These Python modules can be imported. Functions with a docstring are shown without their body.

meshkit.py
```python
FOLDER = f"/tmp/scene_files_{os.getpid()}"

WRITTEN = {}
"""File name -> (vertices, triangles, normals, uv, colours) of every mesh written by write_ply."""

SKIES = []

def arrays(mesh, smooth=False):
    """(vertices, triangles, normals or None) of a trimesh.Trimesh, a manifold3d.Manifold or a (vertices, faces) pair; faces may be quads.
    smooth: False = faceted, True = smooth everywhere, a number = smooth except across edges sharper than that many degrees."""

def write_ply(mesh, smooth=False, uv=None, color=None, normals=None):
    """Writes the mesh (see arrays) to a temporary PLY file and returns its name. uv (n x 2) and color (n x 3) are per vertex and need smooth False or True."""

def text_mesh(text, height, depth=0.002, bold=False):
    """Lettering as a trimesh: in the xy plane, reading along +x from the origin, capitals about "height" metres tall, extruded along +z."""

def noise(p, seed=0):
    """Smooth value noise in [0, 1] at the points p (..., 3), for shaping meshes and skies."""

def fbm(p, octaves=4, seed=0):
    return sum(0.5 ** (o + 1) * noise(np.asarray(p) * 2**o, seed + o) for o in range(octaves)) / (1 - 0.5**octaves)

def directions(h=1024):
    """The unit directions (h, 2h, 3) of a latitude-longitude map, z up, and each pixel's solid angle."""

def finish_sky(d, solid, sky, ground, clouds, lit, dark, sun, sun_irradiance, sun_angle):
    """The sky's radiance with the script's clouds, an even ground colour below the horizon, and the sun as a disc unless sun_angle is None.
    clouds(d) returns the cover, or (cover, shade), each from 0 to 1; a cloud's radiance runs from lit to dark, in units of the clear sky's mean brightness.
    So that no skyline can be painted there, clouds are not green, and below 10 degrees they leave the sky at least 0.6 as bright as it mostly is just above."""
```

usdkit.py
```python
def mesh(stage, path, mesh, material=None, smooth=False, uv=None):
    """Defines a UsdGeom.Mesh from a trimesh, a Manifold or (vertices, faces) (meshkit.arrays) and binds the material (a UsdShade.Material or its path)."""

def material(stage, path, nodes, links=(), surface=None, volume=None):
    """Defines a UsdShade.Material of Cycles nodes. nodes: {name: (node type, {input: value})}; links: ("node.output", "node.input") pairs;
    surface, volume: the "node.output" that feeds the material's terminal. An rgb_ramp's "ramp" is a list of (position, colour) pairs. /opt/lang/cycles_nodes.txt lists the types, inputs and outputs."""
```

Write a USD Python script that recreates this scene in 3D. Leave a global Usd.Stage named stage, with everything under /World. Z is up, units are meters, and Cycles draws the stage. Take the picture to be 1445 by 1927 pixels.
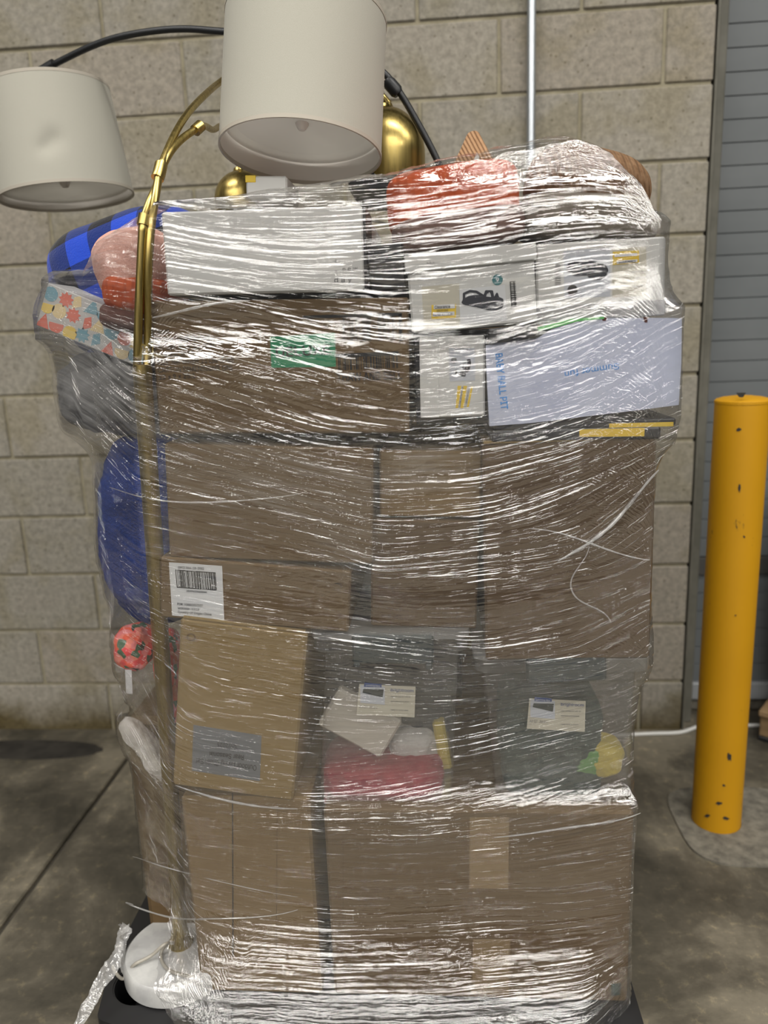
import math, random
import numpy as np
import trimesh, manifold3d
from scipy import sparse
from scipy.sparse.linalg import spsolve
from scipy.ndimage import gaussian_filter1d, gaussian_filter, maximum_filter1d, map_coordinates
from shapely.geometry import Polygon, Point, LineString
from pxr import Usd, UsdGeom, UsdLux, UsdShade, Gf, Sdf, Vt
import usdkit, meshkit

stage = Usd.Stage.CreateInMemory()
UsdGeom.SetStageUpAxis(stage, UsdGeom.Tokens.z)
UsdGeom.SetStageMetersPerUnit(stage, 1.0)
UsdGeom.Xform.Define(stage, '/World')
random.seed(7); RNG = np.random.default_rng(7)

# ------------------------------------------------------------------ camera
W, H, FPX = 1445, 1927, 1450.0
CAM = np.array([0.0, -2.4515, 1.328]); YAW, PITCH, ROLL = -0.0783, 0.2199, -0.0383
def _basis():
    cy, sy, cp, sp, cr, sr = math.cos(YAW), math.sin(YAW), math.cos(PITCH), math.sin(PITCH), math.cos(ROLL), math.sin(ROLL)
    w = np.array([sy*cp, cy*cp, -sp]); r = np.array([cy, -sy, 0.0]); u = np.cross(r, w)
    return r*cr + u*sr, -r*sr + u*cr, w
CR, CU, CW = _basis()
cam = UsdGeom.Camera.Define(stage, '/World/Camera')
M = np.eye(4); M[0, :3], M[1, :3], M[2, :3], M[3, :3] = CR, CU, -CW, CAM
cam.AddTransformOp().Set(Gf.Matrix4d(*M.ravel().tolist()))
FL = 26.0
cam.CreateFocalLengthAttr(FL); cam.CreateHorizontalApertureAttr(FL*W/FPX); cam.CreateVerticalApertureAttr(FL*H/FPX)
cam.CreateClippingRangeAttr(Gf.Vec2f(0.05, 60))
cam.CreateFStopAttr(2.6); cam.CreateFocusDistanceAttr(1.27)
cam.CreateExposureAttr(-1.85)

# ------------------------------------------------------------------ light: high-bay lamps of the warehouse, and its dim grey surroundings
LAMP = 150.0
dome = UsdLux.DomeLight.Define(stage, '/World/WarehouseAmbient')
dome.CreateIntensityAttr(0.06); dome.CreateColorAttr(Gf.Vec3f(1.0, 0.97, 0.92))
def high_bay(n, loc, size, power, target):
    l = UsdLux.RectLight.Define(stage, f'/World/HighBayLight_{n:03d}')
    l.CreateWidthAttr(size[0]); l.CreateHeightAttr(size[1]); l.CreateIntensityAttr(power); l.CreateColorAttr(Gf.Vec3f(1.0, 0.965, 0.90))
    z = np.array(loc, float) - np.array(target, float); z /= np.linalg.norm(z)
    x = np.cross([0, 1, 0.01], z); x /= np.linalg.norm(x); y = np.cross(z, x)
    m = np.eye(4); m[0, :3], m[1, :3], m[2, :3], m[3, :3] = x, y, z, loc
    l.AddTransformOp().Set(Gf.Matrix4d(*m.ravel().tolist()))
n_ = 0
for y, z, b in ((-2.3, 5.0, 0.36), (-5.4, 4.6, 0.22), (-6.8, 4.6, 0.20), (-8.6, 4.6, 0.22), (-10.8, 4.6, 0.24), (-14.0, 4.6, 0.28)):       # rows of strip lights receding behind the camera
    for x in ((-2.2, 1.3, 4.4) if y > -4 else (-5.6, -2.8, 0.0, 2.8, 5.6)):
        n_ += 1; high_bay(n_, (x, y, z), (2.3, b), LAMP, (x, y + (0.001 if y > -4 else 0.25), 0))

# ------------------------------------------------------------------ pixel (1445 x 1927) to world
def ray(px, py):
    return CW + CR*(px - W/2)/FPX - CU*(py - H/2)/FPX
def at(px, py, Y):
    d = ray(px, py); return CAM + d*(Y - CAM[1])/d[1]
def atz(px, py, z):
    d = ray(px, py); return CAM + d*(z - CAM[2])/d[2]

# ------------------------------------------------------------------ scene helpers
USED, BASE, HULL = {}, {}, []
def numbered(path):
    n = USED.get(path, 0); USED[path] = n + 1
    return path if n == 0 else f'{path}_{n:03d}'
def tag(p, label=None, cat=None, group=None, kind=None):
    for k, v in (('label', label), ('category', cat), ('group', group), ('kind', kind)):
        if v: p.SetCustomDataByKey(k, v)
    return p
def thing(name, label, cat, base=(0, 0, 0), group=None):
    path = numbered('/World/' + name)
    x = UsdGeom.Xform.Define(stage, path); x.AddTranslateOp().Set(Gf.Vec3d(*map(float, base)))
    BASE[path] = np.array(base, float)
    return tag(x.GetPrim(), label, cat, group)
def structure(name):
    path = numbered('/World/' + name)
    x = UsdGeom.Xform.Define(stage, path); BASE[path] = np.zeros(3)
    return tag(x.GetPrim(), kind='structure')
def part(name, m, mat, parent, smooth=False, label=None, kind=None, hull=True, uv=None):
    """One mesh prim under parent; the mesh is given in world coordinates."""
    if isinstance(m, (list, tuple)) and not isinstance(m[0], np.ndarray): m = trimesh.util.concatenate(list(m))
    if isinstance(m, manifold3d.Manifold): m = tri(m)
    pp = str(parent.GetPath()); path = numbered(pp + '/' + name)
    off = BASE[pp]; BASE[path] = off
    v, f = (m.vertices, m.faces) if hasattr(m, 'vertices') else m
    g = usdkit.mesh(stage, path, (np.asarray(v) - off, f), MAT[mat], smooth=smooth, uv=uv)
    if hull and WRAPPED: HULL.append((np.asarray(v), np.asarray(f)))
    return tag(g.GetPrim(), label=label, kind=kind)
WRAPPED = False
def tri(m):
    k = m.to_mesh(); return trimesh.Trimesh(k.vert_properties[:, :3], k.tri_verts, process=False)
def norm(v):
    v = np.asarray(v, float); return v/np.linalg.norm(v)
def cbox(c, size, axes=None, ch=0.002):
    """chamfered box; axes: rows are the box's x, y, z directions"""
    s = np.asarray(size, float)/2; ch = min(ch, 0.4*s.min()); pts = []
    for a in np.ndindex(2, 2, 2):
        g = np.array(a)*2 - 1
        for k in range(3):
            q = g*s; o = [i for i in range(3) if i != k]
            q = q.copy(); q[o[0]] -= g[o[0]]*ch; q[o[1]] -= g[o[1]]*ch; pts.append(q)
    m = trimesh.convex.convex_hull(np.array(pts))
    A = np.eye(3) if axes is None else np.asarray(axes)
    m.vertices = m.vertices @ A + np.asarray(c, float)
    return m
def bx(x0, x1, y0, y1, z0, z1, ch=0.002):
    return cbox(((x0+x1)/2, (y0+y1)/2, (z0+z1)/2), (x1-x0, y1-y0, z1-z0), None, ch)
def smooth_path(pts, n=60):
    from scipy.interpolate import CubicSpline
    p = np.asarray(pts, float)
    if len(p) < 3: return np.linspace(p[0], p[-1], 2)
    t = np.r_[0, np.cumsum(np.linalg.norm(np.diff(p, axis=0), axis=1))]
    return CubicSpline(t, p)(np.linspace(0, t[-1], n))
def tube(pts, r, sides=12, caps=True):
    p = np.asarray(pts, float); n = len(p); r = np.broadcast_to(np.asarray(r, float), (n,))
    t = np.gradient(p, axis=0); t /= np.linalg.norm(t, axis=1, keepdims=True)
    a = np.cross(t[0], [0.3, 0.5, 0.81]); a /= np.linalg.norm(a); V = []
    for i in range(n):
        a = a - t[i]*(a @ t[i]); a /= np.linalg.norm(a); b = np.cross(t[i], a)
        th = np.arange(sides)/sides*2*np.pi
        V.append(p[i] + r[i]*(np.cos(th)[:, None]*a + np.sin(th)[:, None]*b))
    V = np.vstack(V); F = []
    i, j = np.meshgrid(np.arange(n-1), np.arange(sides), indexing='ij'); i, j = i.ravel(), j.ravel(); k = (j+1) % sides
    F = np.vstack([np.c_[i*sides+j, i*sides+k, (i+1)*sides+k], np.c_[i*sides+j, (i+1)*sides+k, (i+1)*sides+j]])
    if caps:
        V = np.vstack([V, p[0], p[-1]]); c0, c1 = len(V)-2, len(V)-1; j = np.arange(sides); k = (j+1) % sides
        F = np.vstack([F, np.c_[np.full(sides, c0), k, j], np.c_[np.full(sides, c1), (n-1)*sides+j, (n-1)*sides+k]])
    return trimesh.Trimesh(V, F, process=False)
def lathe(profile, origin=(0, 0, 0), axis=(0, 0, 1), sides=64):
    """profile: (radius, height) pairs"""
    pr = np.asarray(profile, float); a = norm(axis); x = norm(np.cross([0.2, 0.9, 0.1], a)); y = np.cross(a, x)
    th = np.arange(sides)/sides*2*np.pi; d = np.cos(th)[:, None]*x + np.sin(th)[:, None]*y
    V = (pr[:, 0, None, None]*d[None] + pr[:, 1, None, None]*a).reshape(-1, 3) + np.asarray(origin)
    n = len(pr); i, j = np.meshgrid(np.arange(n-1), np.arange(sides), indexing='ij'); i, j = i.ravel(), j.ravel(); k = (j+1) % sides
    F = np.vstack([np.c_[i*sides+j, i*sides+k, (i+1)*sides+k], np.c_[i*sides+j, (i+1)*sides+k, (i+1)*sides+j]])
    return trimesh.Trimesh(V, F, process=False)
def rot(axis, deg):
    return trimesh.transformations.rotation_matrix(math.radians(deg), axis)[:3, :3]
def cushion(c, r, R=None, e=0.55, amp=0.0, scale=6.0, seed=0, sub=5, bend=None):
    """a soft superellipsoid: half sizes r, rounder for e near 1, boxier for small e; amp: wrinkles in metres"""
    m = trimesh.creation.icosphere(subdivisions=sub); d = m.vertices
    p = np.sign(d)*np.abs(d)**e; p /= (np.abs(p)**(2/e)).sum(1, keepdims=True)**(e/2)
    v = p*np.asarray(r)
    if bend is not None: v = bend(v)
    if amp:
        n = norm_rows(d); v = v + n*((meshkit.fbm(v*scale + 11.3*seed, 4, seed) - 0.5)*2*amp)[:, None]
    if R is not None: v = v @ np.asarray(R).T
    return trimesh.Trimesh(v + np.asarray(c), m.faces, process=False)
def norm_rows(a): return a/np.linalg.norm(a, axis=1, keepdims=True)

class Face:
    """the front face of a box, found from four points of it on the plane y = Y; everything on it is placed in metres on that face"""
    def __init__(s, corners, Y, tilt=0.0):
        TL, TR, BR, BL = [at(*c, Y) for c in corners]
        s.ex = norm((TR - TL) + (BR - BL)); s.ex[1] = 0; s.ex = norm(s.ex)
        s.ey = np.array([0, 1.0, 0]); s.ez = np.cross(s.ex, s.ey)
        c = (TL + TR + BR + BL)/4; s.w = ((TR - TL) @ s.ex + (BR - BL) @ s.ex)/2; s.h = ((TL - BL) @ s.ez + (TR - BR) @ s.ez)/2
        s.c, s.Y = c, Y; s.tl = c - s.ex*s.w/2 + s.ez*s.h/2
    def axes(s): return np.array([s.ex, s.ey, s.ez])
    def box(s, depth, ch=0.002, w=None, h=None): return cbox(s.c + s.ey*depth/2, (w or s.w, depth, h or s.h), s.axes(), ch)
    def sub(s, u0, v0, u1, v1, y0, y1, ch=0.0015):
        """a block in face coordinates (metres from the top left corner, v down), y0..y1 behind (+) or before (-) the face"""
        c = s.tl + s.ex*(u0+u1)/2 - s.ez*(v0+v1)/2 + s.ey*(y0+y1)/2
        return cbox(c, (u1-u0, y1-y0, v1-v0), s.axes(), ch)
    def uv(s, px, py):
        q = at(px, py, s.Y) - s.tl; return q @ s.ex, -(q @ s.ez)
    def decal(s, poly, t=0.0006, off=0.0):
        q = [s.uv(*p) for p in poly]; return s.flat(q, t, off)
    def flat(s, q, t=0.0006, off=0.0):
        g = q if hasattr(q, 'area') else Polygon(q)
        if g.geom_type == 'MultiPolygon': return trimesh.util.concatenate([s.flat(k, t, off) for k in g.geoms])
        m = trimesh.creation.extrude_polygon(Polygon([(a, -b) for a, b in g.exterior.coords], [[(a, -b) for a, b in h.coords] for h in g.interiors]).buffer(0), t, engine='earcut')
        v = m.vertices; m.vertices = s.tl + v[:, :1]*s.ex + v[:, 1:2]*s.ez - (v[:, 2:] + off)*s.ey
        if np.linalg.det(np.array([s.ex, s.ez, -s.ey])) < 0: m.invert()
        return m
    def text(s, p0, p1, hpx, string, bold=False, t=0.0003, off=0.0):
        """lettering whose baseline runs from pixel p0 to pixel p1, capitals about hpx pixels tall"""
        a, b = at(*p0, s.Y), at(*p1, s.Y); d = b - a; L = np.linalg.norm(d); d = d/L
        nrm = -s.ey; u = np.cross(nrm, d)
        m = meshkit.text_mesh(string, 1.0, 0.01, bold); w = m.bounds[1][0] - m.bounds[0][0]
        hh = L/np.linalg.norm(np.subtract(p1, p0))*hpx; v = m.vertices.copy()
        v[:, 0] = (v[:, 0] - m.bounds[0][0])*L/w; v[:, 1] *= hh; v[:, 2] = v[:, 2]*t/0.01 + off + 0.0002
        m.vertices = a + v[:, :1]*d + v[:, 1:2]*u + v[:, 2:]*nrm
        return m
def barcode(face, c0, c1, c2, seed, n=34, off=0.0006, vertical=False):
    """bars between the corners c0 (top left), c1 (top right), c2 (bottom left), pixels"""
    r = np.random.default_rng(seed); a, b, c = map(np.array, (c0, c1, c2)); x = 0.0; out = []
    w = r.choice([1, 1, 2, 3], 2*n); tot = w.sum()
    for k in range(n):
        x0, x1 = x/tot, (x + w[2*k])/tot; x += w[2*k] + w[2*k+1]
        q = [a+(b-a)*x0, a+(b-a)*x1, a+(b-a)*x1+(c-a), a+(b-a)*x0+(c-a)]
        out.append(face.decal(q, 0.0003, off))
    return trimesh.util.concatenate(out)

# ------------------------------------------------------------------ materials
MAT = {}
def mat(name, nodes, links=(), surface='p.BSDF'):
    MAT[name] = usdkit.material(stage, '/World/Looks/' + name, nodes, links, surface=surface)
def plain(name, col, rough=0.5, metal=0.0, spec=0.5, **kw):
    mat(name, {'p': ('principled_bsdf', {'base_color': col, 'roughness': rough, 'metallic': metal, 'specular_ior_level': spec, **kw})})
def speckled(name, c0, c1, scale=30.0, rough=0.8, bump=0.1, bscale=None, stretch=(1, 1, 1), spec=0.3, mid=(0.35, 0.65), dist=0.002, detail=5.0, extra=None):
    n = {'tc': ('texture_coordinate', {}), 'mp': ('mapping', {'scale': stretch}), 'n': ('noise_texture', {'scale': scale, 'detail': detail, 'roughness': 0.6}),
         'r': ('rgb_ramp', {'ramp': [(0, c0), (mid[0], c0), (mid[1], c1), (1, c1)]}), 'n2': ('noise_texture', {'scale': bscale or scale*3, 'detail': 4.0}),
         'b': ('bump', {'strength': bump, 'distance': dist}), 'p': ('principled_bsdf', {'roughness': rough, 'specular_ior_level': spec})}
    mat(name, n, [('tc.object', 'mp.vector'), ('mp.vector', 'n.vector'), ('n.fac', 'r.fac'), ('r.color', 'p.base_color'), ('mp.vector', 'n2.vector'), ('n2.fac', 'b.height'), ('b.normal', 'p.normal')])
# concrete blocks in four tones: pitted, with pale and rusty stains
for k, (a, b) in enumerate([((.215, .198, .166), (.283, .263, .222)), ((.205, .191, .162), (.272, .253, .215)), ((.196, .183, .155), (.266, .249, .21)), ((.208, .189, .158), (.277, .25, .208))]):
    mat(f'concrete_block_{k}', {'tc': ('texture_coordinate', {}), 'n': ('noise_texture', {'scale': 55.0, 'detail': 6.0, 'roughness': 0.7}), 'r': ('rgb_ramp', {'ramp': [(0, tuple(x*.6 for x in a)), (.30, tuple(x*.85 for x in a)), (.42, a), (.62, b), (1, b)]}),
        'n3': ('noise_texture', {'scale': 5.0, 'detail': 5.0, 'distortion': 0.3}), 'r3': ('rgb_ramp', {'ramp': [(0, (.76, .72, .58)), (.40, (.90, .88, .80)), (.52, (1, 1, 1)), (1.0, (1.04, 1.0, 1.0))]}), 'mx': ('mix', {'mix_type': 'multiply', 'fac': 1.0}),
        'v': ('voronoi_texture', {'scale': 38.0}), 'rv': ('rgb_ramp', {'ramp': [(0, (.45, .43, .38)), (.10, (.55, .53, .48)), (.17, (1, 1, 1)), (1, (1, 1, 1))]}), 'mv': ('mix', {'mix_type': 'multiply', 'fac': 0.75}),
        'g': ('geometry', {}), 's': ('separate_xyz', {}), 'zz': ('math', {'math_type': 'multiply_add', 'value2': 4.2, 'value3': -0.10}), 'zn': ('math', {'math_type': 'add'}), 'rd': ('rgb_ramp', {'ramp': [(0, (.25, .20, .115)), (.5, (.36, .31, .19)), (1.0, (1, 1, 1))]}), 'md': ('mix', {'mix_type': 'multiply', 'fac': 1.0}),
        'b': ('bump', {'strength': 0.6, 'distance': 0.003}), 'p': ('principled_bsdf', {'roughness': 0.92, 'specular_ior_level': 0.15})},
        [('tc.object', 'n.vector'), ('tc.object', 'n3.vector'), ('tc.object', 'v.vector'), ('n.fac', 'r.fac'), ('n3.fac', 'r3.fac'), ('r.color', 'mx.color1'), ('r3.color', 'mx.color2'), ('v.distance', 'rv.fac'), ('mx.color', 'mv.color1'), ('rv.color', 'mv.color2'),
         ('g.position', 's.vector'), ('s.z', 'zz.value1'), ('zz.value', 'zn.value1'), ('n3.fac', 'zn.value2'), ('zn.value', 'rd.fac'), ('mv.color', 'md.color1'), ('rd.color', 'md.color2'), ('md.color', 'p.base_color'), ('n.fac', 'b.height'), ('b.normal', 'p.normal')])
speckled('mortar', (.175, .155, .105), (.27, .245, .175), 14.0, 0.95, 0.4, 120)
speckled('joint_filler', (.05, .045, .036), (.075, .065, .05), 20.0, 0.9)
mat('floor_concrete', {'tc': ('texture_coordinate', {}), 'n': ('noise_texture', {'scale': 2.2, 'detail': 7.0, 'roughness': 0.62, 'distortion': 0.4}), 'r': ('rgb_ramp', {'ramp': [(0, (.018, .016, .013)), (.38, (.040, .036, .027)), (.50, (.085, .075, .056)), (.60, (.17, .15, .112)), (1, (.24, .215, .165))]}),
    'n2': ('noise_texture', {'scale': 34.0, 'detail': 6.0, 'roughness': 0.7}), 'r2': ('rgb_ramp', {'ramp': [(0, (.5, .5, .5)), (.42, (.92, .92, .92)), (.56, (1.0, 1.0, 1.0)), (.66, (1.5, 1.45, 1.3)), (1, (2.1, 2.0, 1.7))]}),
    'mx': ('mix', {'mix_type': 'multiply', 'fac': 1.0}), 'rr': ('rgb_ramp', {'ramp': [(0, (.42, .42, .42)), (1, (.75, .75, .75))]}), 'b': ('bump', {'strength': 0.25, 'distance': 0.003}), 'p': ('principled_bsdf', {'specular_ior_level': 0.35})},
    [('tc.object', 'n.vector'), ('tc.object', 'n2.vector'), ('n.fac', 'r.fac'), ('n2.fac', 'r2.fac'), ('r.color', 'mx.color1'), ('r2.color', 'mx.color2'), ('mx.color', 'p.base_color'), ('n.fac', 'rr.fac'), ('rr.color', 'p.roughness'), ('n2.fac', 'b.height'), ('b.normal', 'p.normal')])
speckled('floor_patch', (.10, .092, .076), (.20, .185, .15), 30.0, 0.85, 0.3, 120)
speckled('floor_stain', (.016, .015, .014), (.035, .032, .028), 12.0, 0.5, 0.2, 60)
speckled('shutter_grey', (.098, .107, .112), (.115, .124, .129), 3.0, 0.5, 0.02)
plain('shutter_rail', (.045, .043, .040), 0.7)
plain('shutter_bar', (.22, .23, .24), 0.5)
speckled('door_guide', (.085, .082, .066), (.125, .12, .10), 10.0, 0.6, 0.05)
plain('galvanised', (.42, .45, .48), 0.35, 0.85)
plain('white_cable', (.62, .62, .60), 0.5)
mat('bollard_yellow', {'tc': ('texture_coordinate', {}), 'n': ('noise_texture', {'scale': 3.0, 'detail': 3.0}), 'r': ('rgb_ramp', {'ramp': [(0, (.40, .195, .002)), (1, (.50, .25, .004))]}),
    'mp': ('mapping', {'scale': (9, 9, 4.5)}), 'n2': ('noise_texture', {'scale': 4.0, 'detail': 7.0, 'roughness': 0.72}), 'r2': ('rgb_ramp', {'ramp': [(0, (0, 0, 0)), (.655, (0, 0, 0)), (.70, (1, 1, 1)), (1, (1, 1, 1))]}), 'mx': ('mix', {'color2': (.09, .055, .01)}), 'p': ('principled_bsdf', {'roughness': 0.55, 'specular_ior_level': 0.3})},
    [('tc.object', 'n.vector'), ('n.fac', 'r.fac'), ('tc.object', 'mp.vector'), ('mp.vector', 'n2.vector'), ('n2.fac', 'r2.fac'), ('r.color', 'mx.color1'), ('r2.color', 'mx.fac'), ('mx.color', 'p.base_color')])
plain('paint_chip', (.02, .018, .014), 0.8)
for k, (a, b) in enumerate([((0.149, 0.096, 0.042), (0.188, 0.127, 0.059)), ((0.102, 0.065, 0.030), (0.125, 0.081, 0.039)), ((0.186, 0.127, 0.050), (0.221, 0.154, 0.065)), ((0.073, 0.044, 0.022), (0.090, 0.057, 0.028))]):
    speckled(f'cardboard_{k}', tuple(.25*x+.75*y for x, y in zip(b, a)), tuple(.25*x+.75*y for x, y in zip(a, b)), 9.0, 0.8, 0.08, 140, (1, 1, 1), 0.25, (0.25, 0.75))
plain('packing_tape', (.215, .15, .078), 0.3, spec=0.5)
plain('white_card', (.48, .48, .465), 0.55)
plain('grey_card', (.28, .28, .285), 0.55)
speckled('ball_pit_card', (.40, .43, .54), (.47, .50, .60), 10.0, 0.55, 0.15, 40)
plain('dark_card', (.022, .023, .028), 0.4)
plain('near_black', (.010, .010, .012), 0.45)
plain('black_ink', (.012, .012, .013), 0.7)
plain('grey_ink', (.13, .13, .135), 0.7)
plain('blue_ink', (.07, .27, .62), 0.6)
plain('label_paper', (.52, .53, .54), 0.5)
plain('label_grey', (.125, .13, .14), 0.6)
plain('label_cream', (.42, .40, .33), 0.6)
plain('label_yellow', (.60, .42, .03), 0.55)
plain('label_green', (.012, .19, .085), 0.5)
plain('teal_print', (.02, .13, .145), 0.5)
plain('photo_grey', (.40, .42, .46), 0.5)
plain('navy_print', (.03, .06, .19), 0.5)
plain('sandal_print', (.014, .016, .026), 0.5)
plain('sandal_sheen', (.45, .46, .50), 0.5)
plain('tissue_green', (.10, .42, .11), 0.6)
plain('tissue_rust', (.30, .10, .06), 0.7)
mat('brass', {'tc': ('texture_coordinate', {}), 'mp': ('mapping', {'scale': (60, 60, 2)}), 'n': ('noise_texture', {'scale': 3.0, 'detail': 3.0}), 'rr': ('rgb_ramp', {'ramp': [(0, (.22,)*3), (1, (.40,)*3)]}), 'p': ('principled_bsdf', {'base_color': (.40, .305, .105), 'metallic': 1.0, 'anisotropic': 0.3})},
    [('tc.object', 'mp.vector'), ('mp.vector', 'n.vector'), ('n.fac', 'rr.fac'), ('rr.color', 'p.roughness')])
plain('black_metal', (.014, .015, .017), 0.42, 0.3)
mat('shade_linen', {'tc': ('texture_coordinate', {}), 'mp': ('mapping', {'scale': (160, 160, 320)}), 'n': ('noise_texture', {'scale': 3.0, 'detail': 3.0}), 'r': ('rgb_ramp', {'ramp': [(0, (.365, .355, .305)), (1, (.43, .42, .37))]}), 'b': ('bump', {'strength': 0.15, 'distance': 0.0006}),
    'p': ('principled_bsdf', {'roughness': 0.9, 'specular_ior_level': 0.1, 'sheen_weight': 0.1}), 't': ('translucent_bsdf', {'color': (.62, .56, .44)}), 'm': ('mix_closure', {'fac': 0.12})},
    [('tc.object', 'mp.vector'), ('mp.vector', 'n.vector'), ('n.fac', 'r.fac'), ('r.color', 'p.base_color'), ('n.fac', 'b.height'), ('b.normal', 'p.normal'), ('p.BSDF', 'm.closure1'), ('t.BSDF', 'm.closure2')], surface='m.closure')
plain('shade_lining', (.62, .59, .55), 0.7)
plain('shade_rim', (.36, .33, .28), 0.7)
mat('diffuser', {'d': ('diffuse_bsdf', {'color': (.80, .79, .76)}), 't': ('translucent_bsdf', {'color': (.80, .79, .76)}), 'm': ('mix_closure', {'fac': 0.5})}, [('d.BSDF', 'm.closure1'), ('t.BSDF', 'm.closure2')], surface='m.closure')
speckled('marble', (.36, .36, .36), (.47, .47, .46), 9.0, 0.22, 0.0, None, (1, 1, 1), 0.5, (0.38, 0.55))
plain('clear_cord', (.30, .28, .24), 0.3)
plain('pallet_plastic', (.010, .010, .011), 0.5)
def fabric(name, c0, c1, scale, bump, ribs=None, rough=0.95, sheen=0.25):
    n = {'tc': ('texture_coordinate', {}), 'n': ('noise_texture', {'scale': scale, 'detail': 5.0, 'roughness': 0.65}), 'r': ('rgb_ramp', {'ramp': [(0, c0), (.35, c0), (.65, c1), (1, c1)]}), 'b': ('bump', {'strength': bump, 'distance': 0.004}),
         'p': ('principled_bsdf', {'roughness': rough, 'specular_ior_level': 0.1, 'sheen_weight': sheen, 'sheen_tint': c1})}
    l = [('tc.object', 'n.vector'), ('n.fac', 'r.fac'), ('r.color', 'p.base_color'), ('b.normal', 'p.normal')]
    if ribs:
        n['mp'] = ('mapping', {'rotation': ribs[1]}); n['w'] = ('wave_texture', {'wave_type': 'bands', 'bands_direction': 'x', 'scale': ribs[0], 'distortion': 0.6, 'detail': 1.0, 'detail_scale': 2.0})
        l += [('tc.object', 'mp.vector'), ('mp.vector', 'w.vector'), ('w.fac', 'b.height')]
    else: l += [('n.fac', 'b.height')]
    mat(name, n, l)
fabric('pink_plush', (.50, .28, .23), (.62, .37, .31), 260.0, 0.6)
fabric('dusty_pink', (.13, .085, .07), (.18, .115, .10), 200.0, 0.4)
fabric('orange_knit', (.34, .062, .018), (.45, .092, .030), 60.0, 0.5, (26.0, (0, 0, 0.12)))
fabric('maroon_cloth', (.085, .035, .028), (.13, .055, .042), 60.0, 0.5)
fabric('beige_knit', (.13, .072, .038), (.20, .122, .070), 90.0, 0.8, (34.0, (0, 0.25, 0.05)))
fabric('tan_rib', (.40, .235, .13), (.50, .31, .18), 60.0, 0.8, (44.0, (0, 0.5, 0)))
fabric('white_cloth', (.52, .50, .47), (.62, .60, .57), 50.0, 0.4)
fabric('taupe_cloth', (.15, .13, .108), (.20, .178, .15), 60.0, 0.4)
fabric('blue_mesh', (.008, .028, .17), (.02, .065, .34), 320.0, 0.8)
fabric('grey_bag', (.15, .148, .146), (.20, .197, .195), 40.0, 0.3, rough=0.6)
fabric('red_cloth', (.26, .014, .032), (.40, .035, .058), 50.0, 0.5)
fabric('green_cloth', (.022, .040, .036), (.05, .08, .07), 40.0, 0.5)
fabric('black_cloth', (.012, .013, .016), (.03, .03, .034), 60.0, 0.4)
plain('foil_yellow', (.55, .43, .05), 0.35)
plain('foil_green', (.10, .30, .06), 0.35)
plain('cream_paper', (.62, .58, .50), 0.6)
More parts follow.
